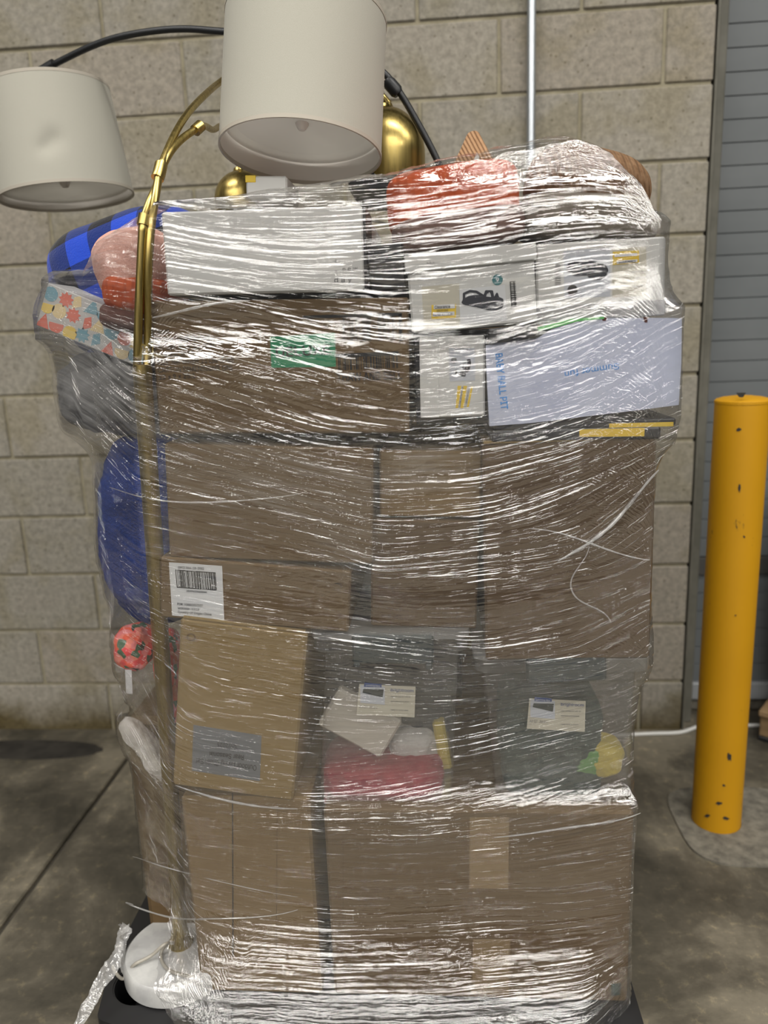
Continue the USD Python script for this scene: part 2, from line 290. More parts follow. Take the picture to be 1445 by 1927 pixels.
# buffalo plaid: two sets of stripes in the object's own coordinates
mat('plaid', {'tc': ('texture_coordinate', {}), 'mp': ('mapping', {'rotation': (0, 0.35, 0.2), 'scale': (11, 11, 11)}), 's': ('separate_xyz', {}),
    'fx': ('math', {'math_type': 'fraction'}), 'gx': ('math', {'math_type': 'greater_than', 'value2': 0.5}), 'fz': ('math', {'math_type': 'fraction'}), 'gz': ('math', {'math_type': 'greater_than', 'value2': 0.5}),
    'add': ('math', {'math_type': 'add'}), 'hf': ('math', {'math_type': 'multiply', 'value2': 0.5}), 'r': ('rgb_ramp', {'interpolate': False, 'ramp': [(0, (.013, .050, .40)), (.25, (.008, .022, .13)), (.75, (.006, .006, .010))]}),
    'n': ('noise_texture', {'scale': 300.0}), 'b': ('bump', {'strength': 0.4, 'distance': 0.003}), 'p': ('principled_bsdf', {'roughness': 0.95, 'specular_ior_level': 0.1, 'sheen_weight': 0.2})},
    [('tc.object', 'mp.vector'), ('mp.vector', 's.vector'), ('s.x', 'fx.value1'), ('fx.value', 'gx.value1'), ('s.z', 'fz.value1'), ('fz.value', 'gz.value1'), ('gx.value', 'add.value1'), ('gz.value', 'add.value2'), ('add.value', 'hf.value1'), ('hf.value', 'r.fac'), ('r.color', 'p.base_color'), ('n.fac', 'b.height'), ('b.normal', 'p.normal')])
mat('floral', {'tc': ('texture_coordinate', {}), 'v': ('voronoi_texture', {'scale': 85.0}), 'r': ('rgb_ramp', {'interpolate': False, 'ramp': [(0, (.78, .10, .045)), (.30, (.80, .055, .06)), (.5, (.80, .22, .16)), (.68, (.03, .10, .045)), (.80, (.74, .20, .20)), (.92, (.02, .018, .015))]}),
    's': ('separate_xyz', {}), 'p': ('principled_bsdf', {'roughness': 0.7})},
    [('tc.object', 'v.vector'), ('v.color', 's.vector'), ('s.x', 'r.fac'), ('r.color', 'p.base_color')])
# clear plastics and stretch film: what is behind shows through, lamps glint on the relief
def clear(name, haze, hcol, rough, refl):
    mat(name, {'t': ('transparent_bsdf', {'color': (.93, .93, .93)}), 'd': ('diffuse_bsdf', {'color': hcol}), 'tr': ('translucent_bsdf', {'color': hcol}), 'dd': ('mix_closure', {'fac': 0.4}), 'm': ('mix_closure', {'fac': haze}),
        'fl': ('math', {'math_type': 'minimum', 'value2': 0.30}), 'f': ('fresnel', {'IOR': 1.5}), 'fm': ('math', {'math_type': 'multiply', 'value2': refl, 'use_clamp': True}), 'g': ('glossy_bsdf', {'color': (1, 1, 1), 'roughness': rough}), 'o': ('mix_closure', {})},
        [('d.BSDF', 'dd.closure1'), ('tr.BSDF', 'dd.closure2'), ('t.BSDF', 'm.closure1'), ('dd.closure', 'm.closure2'), ('f.fac', 'fm.value1'), ('fm.value', 'fl.value1'), ('fl.value', 'o.fac'), ('m.closure', 'o.closure1'), ('g.BSDF', 'o.closure2')], surface='o.closure')
clear('bin_plastic', 0.11, (.62, .64, .64), 0.15, 1.0)
clear('bin_lid', 0.30, (.70, .71, .71), 0.15, 1.2)
clear('film_rope', 0.38, (.80, .80, .80), 0.12, 2.0)
mat('stretch_film', {'uv': ('uvmap', {'attribute': 'st'}), 'hz': ('attribute', {'attribute': 'haze'}), 'cr': ('attribute', {'attribute': 'crumple'}), 'tc': ('texture_coordinate', {}),
    'm1': ('mapping', {'scale': (9, 330, 1)}), 'n1': ('noise_texture', {'scale': 1.0, 'detail': 4.0, 'roughness': 0.62}),
    'n3': ('noise_texture', {'scale': 210.0, 'detail': 3.0, 'roughness': 0.6}), 'k4': ('math', {'math_type': 'multiply', 'value2': 0.35}), 'k3': ('math', {'math_type': 'multiply'}), 's1': ('math', {'math_type': 'add'}), 'w1': ('map_range', {'range_type': 'smoothstep', 'from_min': 0.56, 'from_max': 0.80, 'clamp': True}),
    'b': ('bump', {'strength': 1.0, 'distance': 0.0020}),
    'm4': ('mapping', {'scale': (7, 160, 1)}), 'n4': ('noise_texture', {'scale': 1.0, 'detail': 4.0, 'roughness': 0.65}), 'r4': ('map_range', {'from_min': 0.40, 'from_max': 0.74, 'to_min': 0.25, 'to_max': 3.2, 'clamp': True}), 'hm': ('math', {'math_type': 'multiply', 'use_clamp': True}),
    't': ('transparent_bsdf', {'color': (.98, .98, .985)}), 'd': ('diffuse_bsdf', {'color': (.80, .80, .80)}), 'tr': ('translucent_bsdf', {'color': (.8, .8, .8)}), 'dd': ('mix_closure', {'fac': 0.35}), 'm': ('mix_closure', {}),
    'fl': ('math', {'math_type': 'minimum', 'value2': 0.42}), 'f': ('fresnel', {'IOR': 1.5}), 'fm': ('math', {'math_type': 'multiply', 'value2': 4.5, 'use_clamp': True}), 'g': ('glossy_bsdf', {'color': (1, 1, 1), 'roughness': 0.17, 'distribution': 'beckmann'}), 'o': ('mix_closure', {})},
    [('uv.UV', 'm1.vector'), ('m1.vector', 'n1.vector'), ('tc.object', 'n3.vector'), ('n3.fac', 'k3.value1'), ('cr.fac', 'k4.value1'), ('k4.value', 'k3.value2'), ('n1.fac', 'w1.value'), ('w1.result', 's1.value1'), ('k3.value', 's1.value2'), ('uv.UV', 'm4.vector'), ('m4.vector', 'n4.vector'), ('n4.fac', 'r4.value'), ('r4.result', 'hm.value1'), ('hz.fac', 'hm.value2'),
     ('s1.value', 'b.height'), ('b.normal', 'g.normal'), ('d.BSDF', 'dd.closure1'), ('tr.BSDF', 'dd.closure2'), ('hm.value', 'm.fac'), ('t.BSDF', 'm.closure1'), ('dd.closure', 'm.closure2'), ('f.fac', 'fm.value1'), ('fm.value', 'fl.value1'), ('fl.value', 'o.fac'), ('m.closure', 'o.closure1'), ('g.BSDF', 'o.closure2')], surface='o.closure')

# ------------------------------------------------------------------ the setting: block wall, floor, shutter
CO, Z0, BWID, XJ, XEND = 0.2032, -0.028, 0.4616, -1.1974, 0.787
wall = structure('wall_back')
part('mortar', bx(-2.6, XEND-0.004, 0.007, 0.20, -0.05, 2.85, 0.001), 'mortar', wall)
rb = np.random.default_rng(3)
for k in range(14):
    z0, z1 = k*CO + Z0 + 0.005, (k+1)*CO + Z0 - 0.005
    js = [XJ + BWID*(i + (0 if k % 2 == 0 else 0.5)) for i in range(-3, 6)]
    js = [j for j in js if j < XEND - 0.06]; js.append(XEND + 0.005)
    for a, b in zip(js[:-1], js[1:]):
        y = rb.uniform(-0.0015, 0.0025)
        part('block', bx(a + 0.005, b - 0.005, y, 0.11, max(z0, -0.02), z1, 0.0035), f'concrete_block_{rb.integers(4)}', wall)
floor = structure('floor')
XF = -1.066
part('slab', bx(-5, XF - 0.007, -7, 0.006, -0.12, 0, 0.004), 'floor_concrete', floor)
part('slab', bx(XF + 0.007, 5, -7, 0.006, -0.12, 0, 0.004), 'floor_concrete', floor)
part('slab', bx(XEND + 0.004, 5, 0.012, 1.2, -0.12, 0, 0.004), 'floor_concrete', floor)
part('joint_filler', bx(-5, 5, -7, 1.2, -0.14, -0.012, 0.001), 'joint_filler', floor)
def blob_plate(cx, cy, rx, ry, seed, t=0.0008, n=70, rough=0.25):
    th = np.linspace(0, 2*np.pi, n, endpoint=False); r = 1 + rough*(meshkit.fbm(np.c_[np.cos(th)*1.6, np.sin(th)*1.6, np.full(n, seed*3.1)], 4, seed) - 0.5)*2
    m = trimesh.creation.extrude_polygon(Polygon(np.c_[cx + rx*r*np.cos(th), cy + ry*r*np.sin(th)]).buffer(0), t, engine='earcut'); return m
st = blob_plate(-1.47, -0.14, 0.30, 0.065, 2, 0.0012); part('oil_stain', st, 'floor_stain', floor, kind='stuff')
door = structure('door_1')
DY, PIT = 0.125, 0.0647
for i in range(36):
    z0 = 0.12 + i*PIT
    if 0.53 < z0 + PIT/2 < 0.585:
        part('rail', bx(0.80, 2.4, DY-0.012, DY+0.012, z0+0.002, z0+PIT-0.002), 'shutter_rail', door); continue
    m = trimesh.creation.extrude_polygon(Polygon([(0.0, 0.0008), (-0.0022, 0.0018), (-0.0026, 0.03), (-0.0024, PIT-0.0022), (0.0, PIT-0.0008), (0.004, PIT-0.0008), (0.004, 0.0008)]), 1.6, engine='earcut')
    v = m.vertices; m.vertices = np.c_[0.80 + v[:, 2], DY + v[:, 0], z0 + v[:, 1]]; m.fix_normals()
    part('slat', m, 'shutter_grey', door)
part('bottom_bar', bx(0.815, 2.4, DY-0.02, DY+0.02, 0.055, 0.12, 0.006), 'shutter_bar', door)
part('curtain_backing', bx(0.80, 2.4, DY+0.006, DY+0.012, 0.1, 2.47), 'shutter_rail', door)
part('door_guide', [bx(XEND+0.006, 0.838, DY-0.075, DY-0.03, 0.0, 2.6, 0.004), bx(XEND+0.006, 0.80, DY-0.12, DY-0.075, 0.0, 2.6, 0.004)], 'door_guide', door)
part('threshold', bx(0.80, 2.4, DY+0.02, DY+0.3, 0.0, 0.054, 0.003), 'floor_patch', door)

# ------------------------------------------------------------------ things beside the load
t = thing('electrical_conduit', 'thin galvanised conduit pipe running down the block wall above the load', 'pipe', (0.274, -0.025, 0))
part('pipe', tube([(0.276, -0.022, 0.0), (0.275, -0.022, 1.5), (0.276, -0.022, 2.8)], 0.0125, 16), 'galvanised', t, True)
for z in (0.75, 2.62):
    part('strap', [bx(0.252, 0.300, -0.0035, 0.0005, z, z+0.02, 0.001), tube([(0.262, -0.022, z+0.01), (0.275, -0.0365, z+0.01), (0.289, -0.022, z+0.01)], 0.004, 8)], 'galvanised', t)
BX, BY, BR = 0.731, -0.510, 0.063
t = thing('bollard', 'yellow painted steel bollard with scuffs and a domed cap in front of the shutter', 'bollard', (BX, BY, 0))
part('post', lathe([(0.001, 0.0), (BR, 0.0), (BR, 0.6), (BR, 1.148), (BR-0.001, 1.150)], (BX, BY, 0), sides=72), 'bollard_yellow', t, 40)
part('cap', lathe([(BR+0.001, 1.146), (BR+0.001, 1.152), (BR-0.003, 1.156), (BR*0.75, 1.160), (BR*0.4, 1.163), (0.0005, 1.164)], (BX, BY, 0), sides=72), 'bollard_yellow', t, 40)
def bollard_chip(px, py, pts):
    base = []; pts = np.array(pts, float); rr_ = np.random.default_rng(int(px*7+py)); th_ = np.linspace(0, 2*np.pi, 15)[:-1]
    wv = np.abs(pts).max(0)*(.9 if len(pts) < 5 or py > 760 else 1); jit = rr_.uniform(.45, 1.05, 14)
    if py > 760: pts = np.c_[np.cos(th_)*wv[0]*jit, np.sin(th_)*wv[1]*jit + np.cos(th_)*rr_.uniform(-1, 1)]
    for dx, dy in pts:
        d = ray(px+dx, py+dy); o = CAM[:2] - np.array([BX, BY]); a = d[:2] @ d[:2]; b = o @ d[:2]; c = o @ o - (BR+0.0006)**2
        k = (-b - math.sqrt(max(b*b - a*c, 0)))/a; base.append(CAM + k*d)
    b = np.array(base); nrm = b.mean(0) - np.array([BX, BY, b.mean(0)[2]]); nrm /= np.linalg.norm(nrm)
    v = np.vstack([b + nrm*0.0005, b - nrm*0.0015]); n = len(b); F = [(0, i, i+1) for i in range(1, n-1)] + [(n, n+i+1, n+i) for i in range(1, n-1)]
    for i in range(n): j = (i+1) % n; F += [(i, n+i, n+j), (i, n+j, j)]
    m = trimesh.Trimesh(v, F, process=False); m.fix_normals(); return m
part('paint_chip', bollard_chip(1394, 741, [(-9, -2), (10, -2), (7, 2), (5, 6), (1, 7), (-4, 6), (-6, 2)]), 'paint_chip', t)
for (x, y, p) in [(1390, 808, [(-6, -2), (0, -4), (6, -5), (3, 2), (-4, 3)]), (1391, 918, [(-1, -12), (2, -12), (0, 8), (-3, 10), (-3, 0)]), (1400, 1010, [(-2, -1), (3, -2), (2, 2), (-2, 3)]), (1384, 1158, [(-2, -3), (2, -3), (2, 2), (-2, 2)]),
                  (1372, 1425, [(-6, 8), (-1, -10), (2, -10), (-3, 9)]), (1362, 1478, [(-3, -3), (3, -4), (4, 3), (-2, 4)]), (1352, 1512, [(-8, -2), (5, -4), (8, 2), (-3, 4)]), (1330, 1535, [(-7, -2), (4, -4), (8, 3), (-4, 4)]), (1366, 1540, [(-8, -1), (8, -4), (9, 3), (-6, 4)])]:
    part('paint_chip', bollard_chip(x, y, p), 'paint_chip', t)
t = thing('concrete_footing', 'pale patched concrete footing around the foot of the yellow bollard', 'footing', (BX, BY, 0))
th = np.linspace(0, 2*np.pi, 80, endpoint=False); sq = (np.abs(np.cos(th))**4 + np.abs(np.sin(th))**4)**-0.25
m = trimesh.creation.extrude_polygon(Polygon(np.c_[BX + 0.075 + 0.185*sq*np.cos(th), BY - 0.015 + 0.175*sq*np.sin(th)]).difference(Point(BX, BY).buffer(BR+0.001, 32)), 0.005, engine='earcut')
part('patch', m, 'floor_patch', t)
t = thing('white_cable', 'white cable lying along the foot of the block wall behind the bollard', 'cable', (0.7, -0.03, 0))
pts = [atz(1150, 1384, .006), atz(1195, 1382, .006), atz(1240, 1380, .006), atz(1285, 1377, .006), atz(1318, 1366, .006), atz(1350, 1364, .006), atz(1400, 1365, .006), atz(1428, 1365, .006), atz(1440, 1365, .006)]
part('cable', tube(smooth_path(pts, 50), 0.006, 10), 'white_cable', t, True)
# the corner of another pallet load at the right edge of the picture
q = atz(1412, 1392, 0.0)
t = thing('neighbouring_pallet', 'wooden pallet with a brown sheet over its load at the right edge', 'pallet', (q[0], q[1], 0))
ax = np.array([norm((0.80, -0.60, 0)), norm((0.60, 0.80, 0)), (0, 0, 1.0)])
speckled('pallet_wood', (.17, .11, .055), (.27, .18, .095), 6.0, 0.8, 0.2, 60, (1, 1, 6))
plain('brown_sheet', (.060, .054, .044), 0.5)
def pbox(u, v, z, su, sv, sz, ch=0.003): return cbox(np.array([q[0], q[1], 0]) + ax[0]*u + ax[1]*v + np.array([0, 0, z]), (su, sv, sz), ax, ch)
for v in (0.06, 0.5): part('stringer', pbox(0.52, v, 0.055, 1.0, 0.09, 0.078), 'pallet_wood', t)
for k in range(5): part('deck_board', pbox(0.07 + k*0.22, 0.30, 0.105, 0.10, 0.62, 0.02), 'pallet_wood', t)
part('bottom_board', pbox(0.52, 0.06, 0.008, 1.0, 0.10, 0.016), 'near_black', t)
part('load_sheet', cushion(np.array([q[0], q[1], 0.50]) + ax[0]*0.55 + ax[1]*0.34, (0.545, 0.32, 0.385), np.array(ax).T, 0.28, 0.02, 5, 4), 'brown_sheet', t, True)

# ================================================================== the pallet load
WRAPPED = True
FR = []     # faces kept for later
def carton(name, label, cat, corners, Y, depth, m, tape=None, ch=0.003, body='body'):
    F = Face(corners, Y); b = F.c - F.ez*F.h/2 + F.ey*depth/2
    t = thing(name, label, cat, b); part(body, F.box(depth, ch), m, t); return F, t
# black plastic pallet with rounded corners and a hand hole
WRAPPED = False
pal = thing('plastic_pallet', 'black plastic pallet with rounded corners under the wrapped load', 'pallet', (-0.17, -0.72, 0))
deck = Polygon([(-0.682, -1.19), (-0.655, -1.315), (-0.59, -1.335), (0.30, -1.335), (0.335, -1.30), (0.335, -0.15), (0.30, -0.11), (-0.65, -0.11), (-0.685, -0.15)]).buffer(-0.02).buffer(0.02, 8)
hole = atz(268, 1848, 0.13)
ho = Point(hole[0], hole[1]).buffer(0.055, 24)
d = trimesh.creation.extrude_polygon(deck.difference(ho), 0.045, engine='earcut'); d.apply_translation((0, 0, 0.085)); part('deck', d, 'pallet_plastic', pal, 30)
hw = trimesh.creation.extrude_polygon(ho.buffer(0.002).difference(ho.buffer(-0.003)), 0.075, engine='earcut'); hw.apply_translation((0, 0, 0.053)); part('hole_rim', hw, 'pallet_plastic', pal, 30)
lip = trimesh.creation.extrude_polygon(deck.difference(deck.buffer(-0.012)), 0.085, engine='earcut'); part('skirt', lip, 'pallet_plastic', pal, 30)
for y in (-1.22, -0.72, -0.22): part('runner', bx(-0.62, 0.28, y-0.05, y+0.05, 0.0, 0.086, 0.008), 'pallet_plastic', pal)
WRAPPED = True
ZP = 0.131

# ---- bottom layer
def zbox(x0, x1, Y, depth, z0, z1, name, label, cat, m, ch=0.003):
    t = thing(name, label, cat, ((x0+x1)/2, Y+depth/2, z0)); part('body', bx(x0, x1, Y, Y+depth, z0, z1, ch), m, t)
    F = Face.__new__(Face); F.ex, F.ey, F.ez = np.eye(3); F.w, F.h, F.Y = x1-x0, z1-z0, Y; F.c = np.array([(x0+x1)/2, Y, (z0+z1)/2]); F.tl = np.array([x0, Y, z1]); return F, t
F1, t1 = zbox(-0.222, 0.316, -1.25, 0.44, ZP, 0.523, 'wide_carton', 'wide brown carton sealed with a strip of clear tape, bottom right of the load', 'carton', 'cardboard_1', 0.005)
part('packing_tape', F1.decal([(884, 1538), (958, 1538), (956, 1672), (883, 1672)], 0.0004), 'packing_tape', t1)
part('packing_tape', F1.decal([(890, 1768), (960, 1768), (958, 1874), (888, 1870)], 0.0004), 'packing_tape', t1)
part('printed_mark', F1.decal([(1150, 1852), (1168, 1850), (1167, 1872), (1150, 1874)], 0.0004), 'green_cloth', t1, label='small dark printed mark')
part('flap_seam', F1.decal([(645.4, 1560), (646.4, 1560), (645.4, 1850), (644.4, 1850)], 0.0003), 'cardboard_3', t1)
F2, t2 = zbox(-0.478, -0.246, -1.25, 0.44, ZP, 0.545, 'seamed_carton', 'brown carton with a vertical seam, bottom layer right of the brass pole', 'carton', 'cardboard_0', 0.005)
part('flap_seam', F2.decal([(436.5, 1492), (438.5, 1492), (439.5, 1800), (437.5, 1800)], 0.0003), 'black_ink', t2)
part('flap_seam', F2.decal([(521, 1512), (522, 1512), (520.3, 1790), (519.3, 1790)], 0.0003), 'cardboard_3', t2)
F3, t3 = zbox(-0.625, -0.492, -1.125, 0.42, ZP, 0.632, 'left_carton', 'tall brown carton behind the brass pole, bottom left of the load', 'carton', 'cardboard_1', 0.012)
# ---- second layer
F4, t4 = carton('labelled_carton', 'tan carton with an upside-down grey label, left of the clear bins', 'carton', [(336, 1166), (573, 1190), (556, 1512), (328, 1476)], -1.256, 0.36, 'cardboard_2', ch=0.004)
part('printed_label', F4.decal([(364, 1364), (492, 1384), (489, 1470), (361, 1450)], 0.0005), 'label_grey', t4, label='grey paper label printed upside down')
part('printed_text', F4.text((483, 1440), (369, 1426), 11, 'Outdoor Living Chain Set', off=0.0006), 'black_ink', t4)
part('printed_text', F4.text((459, 1421), (394, 1414), 10, 'Rear Seasonal', off=0.0006), 'black_ink', t4)
part('printed_text', F4.text((447, 1401), (409, 1397), 8, '3/9/2025', off=0.0006), 'black_ink', t4)
part('recycling_mark', F4.text((352, 1205), (368, 1206), 14, 'O', off=0.0002), 'cardboard_3', t4)
part('top_flap', F4.sub(0.004, -0.004, F4.w-0.004, 0.0, 0.001, 0.17, 0.001), 'cardboard_2', t4)
# ---- third layer
F5, t5 = carton('flat_carton', 'flat brown carton with a white barcode label, behind the brass pole', 'carton', [(303, 1047), (660, 1076), (656, 1190), (300, 1162)], -1.25, 0.40, 'cardboard_1')
part('shipping_label', F5.decal([(318, 1058), (418, 1065), (422, 1167), (324, 1158)], 0.0005), 'label_paper', t5, label='white paper barcode label')
part('barcode', barcode(F5, (330, 1072.5), (406, 1078), (333, 1104), 5, 36), 'black_ink', t5)
part('barcode_frame', [F5.decal([(330, 1071.5), (406, 1077), (406, 1078.5), (330, 1073)], 0.0003, 0.0006), F5.decal([(333, 1104), (407, 1109.5), (407, 1111), (333, 1105.5)], 0.0003, 0.0006)], 'black_ink', t5)
for a, b, h, s in [((336, 1069.5), (384, 1072), 4.6, 'DPCI: 064-18-3982'), ((351, 1113), (389, 1116), 3.4, '181984270000000'), ((334, 1138.5), (382, 1141.5), 4.6, 'PO#: 10000957507'), ((335, 1146), (375, 1148.5), 3.8, 'VCP/SSP: 12/12'), ((335, 1153), (398, 1158), 4.4, 'Country Of Origin: China')]:
    part('printed_text', F5.text(a, b, h, s, off=0.0006), 'black_ink', t5)
part('printed_mark', F5.decal([(630, 1097), (642, 1098), (642, 1108), (640.6, 1108), (640.6, 1099.5), (630, 1098.4)], 0.0003), 'black_ink', t5)
F6, t6 = carton('square_carton', 'plain brown carton standing on the flat carton with the barcode label', 'carton', [(318, 840), (712, 838), (690, 1068), (310, 1043)], -1.245, 0.40, 'cardboard_1')
F7, t7 = carton('narrow_carton', 'narrow brown carton in the middle of the load, above the clear bins', 'carton', [(704, 980), (906, 980), (893, 1186), (692, 1176)], -1.225, 0.40, 'cardboard_3')
_g = lambda p, g: p.SetCustomDataByKey('group', g)
F8, t8 = carton('narrow_carton', 'narrow brown carton under the upright sandal box, set back between larger cartons', 'carton', [(716, 850), (906, 846), (906, 977), (712, 970)], -1.215, 0.40, 'cardboard_0')
F9, t9 = carton('tall_carton', 'tall brown carton on the right side of the load above the second bin', 'carton', [(917, 834), (1243, 827), (1216, 1238), (905, 1246)], -1.25, 0.44, 'cardboard_3', ch=0.004)
part('top_flap', F9.sub(0.002, -0.0045, F9.w-0.002, -0.0002, 0.0, 0.2, 0.001), 'cardboard_2', t9)
# ---- two flat black cases with yellow labels
F10, t10 = carton('black_case', 'lower flat black case with the longer-left yellow label, on the tall carton', 'case', [(925, 811), (1243, 803), (1244, 826), (925, 833)], -1.252, 0.34, 'dark_card')
part('sticker', F10.decal([(1090, 808), (1213, 805), (1212, 821), (1090, 822)], 0.0005), 'label_yellow', t10, label='yellow paper label')
F11, t11 = carton('black_case', 'upper flat black case with a yellow label, right under the ball pit box', 'case', [(930, 797), (1272, 786), (1272, 802), (930, 810)], -1.248, 0.34, 'dark_card')
part('sticker', F11.decal([(1146, 797), (1267, 794), (1267, 802), (1146, 805)], 0.0005), 'label_yellow', t11, label='yellow paper label')
# ---- fourth layer: food carton, white sandal boxes, ball pit box
F12, t12 = carton('printed_carton', 'large brown food carton with black print and a green label, under the white shoe box', 'carton', [(283, 566), (762, 560), (777, 815), (297, 817)], -1.25, 0.42, 'cardboard_1')
part('printed_label', F12.decal([(508, 634), (630, 626), (632, 690), (511, 692)], 0.0005), 'label_green', t12, label='green adhesive label')
part('printed_text', F12.text((520, 672), (622, 666), 17, 'DELUXE', True, off=0.0006), 'black_ink', t12)
for a, b, h, s, bo in [((290, 629), (319, 627), 8.5, 'Target', False), ((291, 645), (408, 638), 9, '12.5oz Favorite Day ...', True), ((292, 659), (405, 654), 9, 'DPC Item #219-31-0083', False), ((294, 673), (365, 670), 9, 'CASEPACK: 12', False), ((296, 687), (440, 681), 9, 'SIZE: Net Weight 11 Lbs (5 kg)', False), ((298, 701), (437, 696), 9, 'CARTON DIMENSIONS (IN)', False), ((300, 714), (368, 711), 8.5, '12 x 9 x 25.1', False), ((634, 718), (757, 713), 15, 'THAW AND SELL', True)]:
    part('printed_text', F12.text(a, b, h, s, bo), 'black_ink', t12)
part('barcode', barcode(F12, (640, 598), (748, 594), (641, 644), 9, 24, 0.0), 'black_ink', t12)
part('barcode_frame', [F12.decal([(570, 594), (756, 588), (756, 594), (570, 600)], 0.0004), F12.decal([(750, 590), (756, 590), (757, 642), (751, 642)], 0.0004)], 'black_ink', t12)
part('barcode', barcode(F12, (636, 672), (750, 667), (637, 697), 19, 26, 0.0), 'black_ink', t12)
part('barcode_frame', [F12.decal([(632, 666), (750, 661), (750, 668), (632, 673)], 0.0004)], 'black_ink', t12)
# dark carton that frames the upright sandal box
F13, t13 = carton('dark_carton', 'black flat-fronted carton framing the upright sandal box', 'carton', [(772, 627), (1010, 613), (1018, 792), (788, 800)], -1.222, 0.34, 'dark_card')
F14, t14 = carton('sandal_box', 'upright white sandal box with its lid seam on the left, beside the ball pit box', 'shoe box', [(785, 632), (908, 632), (917, 782), (795, 788)], -1.247, 0.022, 'white_card')
part('lid', F14.sub(0.0, 0.0, 0.029, F14.h, -0.0015, 0.02, 0.0008), 'white_card', t14)
part('printed_panel', F14.decal([(845, 655), (893, 655), (894, 716), (846, 718)], 0.0003), 'photo_grey', t14, label='grey printed picture panel')
F14b, t14s = F14, t14
def sandal(F, pts, holes=(), straps=(), off=0.0004):
    g = Polygon([F.uv(*p) for p in pts]).buffer(0.0006)
    for s in straps: g = g.union(LineString([F.uv(*p) for p in s[0]]).buffer(s[1]))
    for h in holes: g = g.difference(Polygon([F.uv(*p) for p in h]))
    return F.flat(g, 0.0003, off)
part('sandal_picture', sandal(F14, [(864, 707), (866, 701), (874, 694), (880, 683), (879, 677), (884, 676), (886, 684), (882, 697), (876, 703), (875, 708)], (), [([(871, 693), (871, 686), (876, 682)], 0.0008), ([(857, 705), (858, 696), (860, 705), (857, 706)], 0.0007)]), 'sandal_print', t14)
part('size_dot', F14.flat(Point(F14.uv(854, 678)).buffer(0.0045), 0.0003, 0.0004), 'label_grey', t14)
part('printed_text', F14.text((855, 661), (881, 660), 5, 'SIZE 8', off=0.0004), 'grey_ink', t14)
for q4 in ([(861, 726), (868, 726), (862, 768), (857, 768)], [(872, 726), (879, 726), (872, 768), (866, 768)], [(886, 727), (890, 727), (882, 766), (878, 766)]):
    part('price_sticker', F14.decal(q4, 0.0004), 'label_yellow', t14, label='yellow stripe of the price sticker')
for a, b in (((866, 766), (872, 728)), ((877, 766), (884, 730))): part('printed_text', F14.text(a, b, 4, 'Clearance', off=0.0004), 'grey_ink', t14)
# ball pit box: crumpled, its top edge rising to the right
F15 = Face([(912, 655), (1283, 597), (1277, 766), (920, 802)], -1.252)
t15 = thing('ball_pit_box', 'crumpled pale blue-white carton with blue lettering at the right of the load', 'box', F15.c - F15.ez*F15.h/2 + np.array([0, 0.16, 0]))
P15 = [(914, 650), (960, 640), (1012, 636), (1040, 618), (1090, 602), (1140, 599), (1230, 598), (1283, 599), (1282, 680), (1277, 762), (1200, 772), (1100, 784), (1000, 796), (921, 802), (917, 730)]
m = F15.decal(P15, 0.34, -0.34); part('body', m, 'ball_pit_card', t15)
part('printed_text', F15.text((932, 666), (943, 771), 13, 'BABY BALL PIT', True), 'blue_ink', t15)
part('printed_text', F15.text((1164, 683), (1062, 699), 12, 'Summer fun'), 'blue_ink', t15, label='blue script lettering upside down')
for poly in ([(1131, 597), (1142, 597), (1140, 604), (1134, 604)], [(1210, 597), (1218, 596), (1218, 607), (1213, 607)]): part('torn_edge', F15.decal(poly, 0.0006), 'maroon_cloth', t15)
t = thing('tissue_paper', 'strip of green tissue sticking out above the ball pit box', 'tissue', at(1060, 606, -1.24))
part('sheet', F15.decal([(985, 621), (1030, 612), (1075, 600), (1137, 596), (1136, 600), (1085, 605), (1035, 619), (990, 626)], 0.02, -0.018), 'tissue_green', t)
# dark lid between the clearance sandal box and the ball pit box
F16, t16 = carton('dark_box', 'thin black box squeezed under the sandal box with the clearance tag', 'box', [(918, 619), (1012, 608), (1013, 636), (918, 648)], -1.262, 0.2, 'near_black')
# sandal box with the clearance tag
F17, t17 = carton('sandal_box', 'white sandal box with a yellow clearance tag and a teal size dot', 'shoe box', [(766, 500), (1005, 474), (1010, 607), (775, 627)], -1.258, 0.28, 'white_card')
L17 = Face([(760, 482), (1008, 454), (1010, 489), (763, 513)], -1.264)
part('lid', L17.box(0.288, 0.0012), 'white_card', t17)
part('printed_panel', F17.decal([(864, 545), (950, 536), (954, 604), (866, 612)], 0.0002), 'label_paper', t17)
part('sandal_picture', sandal(F17, [(869, 569), (872, 563), (882, 558), (893, 556), (905, 556), (916, 559), (926, 560), (938, 559), (946, 563), (948, 571), (944, 579), (934, 583), (918, 583), (902, 579), (885, 575), (873, 574)], (), [([(873, 563), (873, 553), (884, 548), (896, 549), (908, 556)], 0.0018), ([(912, 557), (915, 549), (925, 549), (927, 559)], 0.0022), ([(931, 560), (935, 553), (937, 560)], 0.0016)]), 'sandal_print', t17)
part('size_dot', F17.flat(Point(F17.uv(936, 526.5)).buffer(0.0078), 0.0003, 0.0002), 'teal_print', t17, label='teal round size sticker')
part('printed_text', F17.text((933, 530.5), (939, 530), 7, '9', True, off=0.0006), 'label_paper', t17)
part('barcode', barcode(F17, (959, 530), (971, 529), (962, 578), 21, 2), 'black_ink', t17)
r21 = np.random.default_rng(21); bars = []; y = 530.0
while y < 577:
    h = r21.choice([1.0, 1.0, 2.0]); bars.append(F17.decal([(959 + (y-530)*.06, y), (970 + (y-530)*.06, y-1), (970 + (y-530)*.06, y-1+h), (959 + (y-530)*.06, y+h)], 0.0003, 0.0)); y += h + r21.choice([1.0, 1.5, 2.0])
part('barcode', bars, 'black_ink', t17)
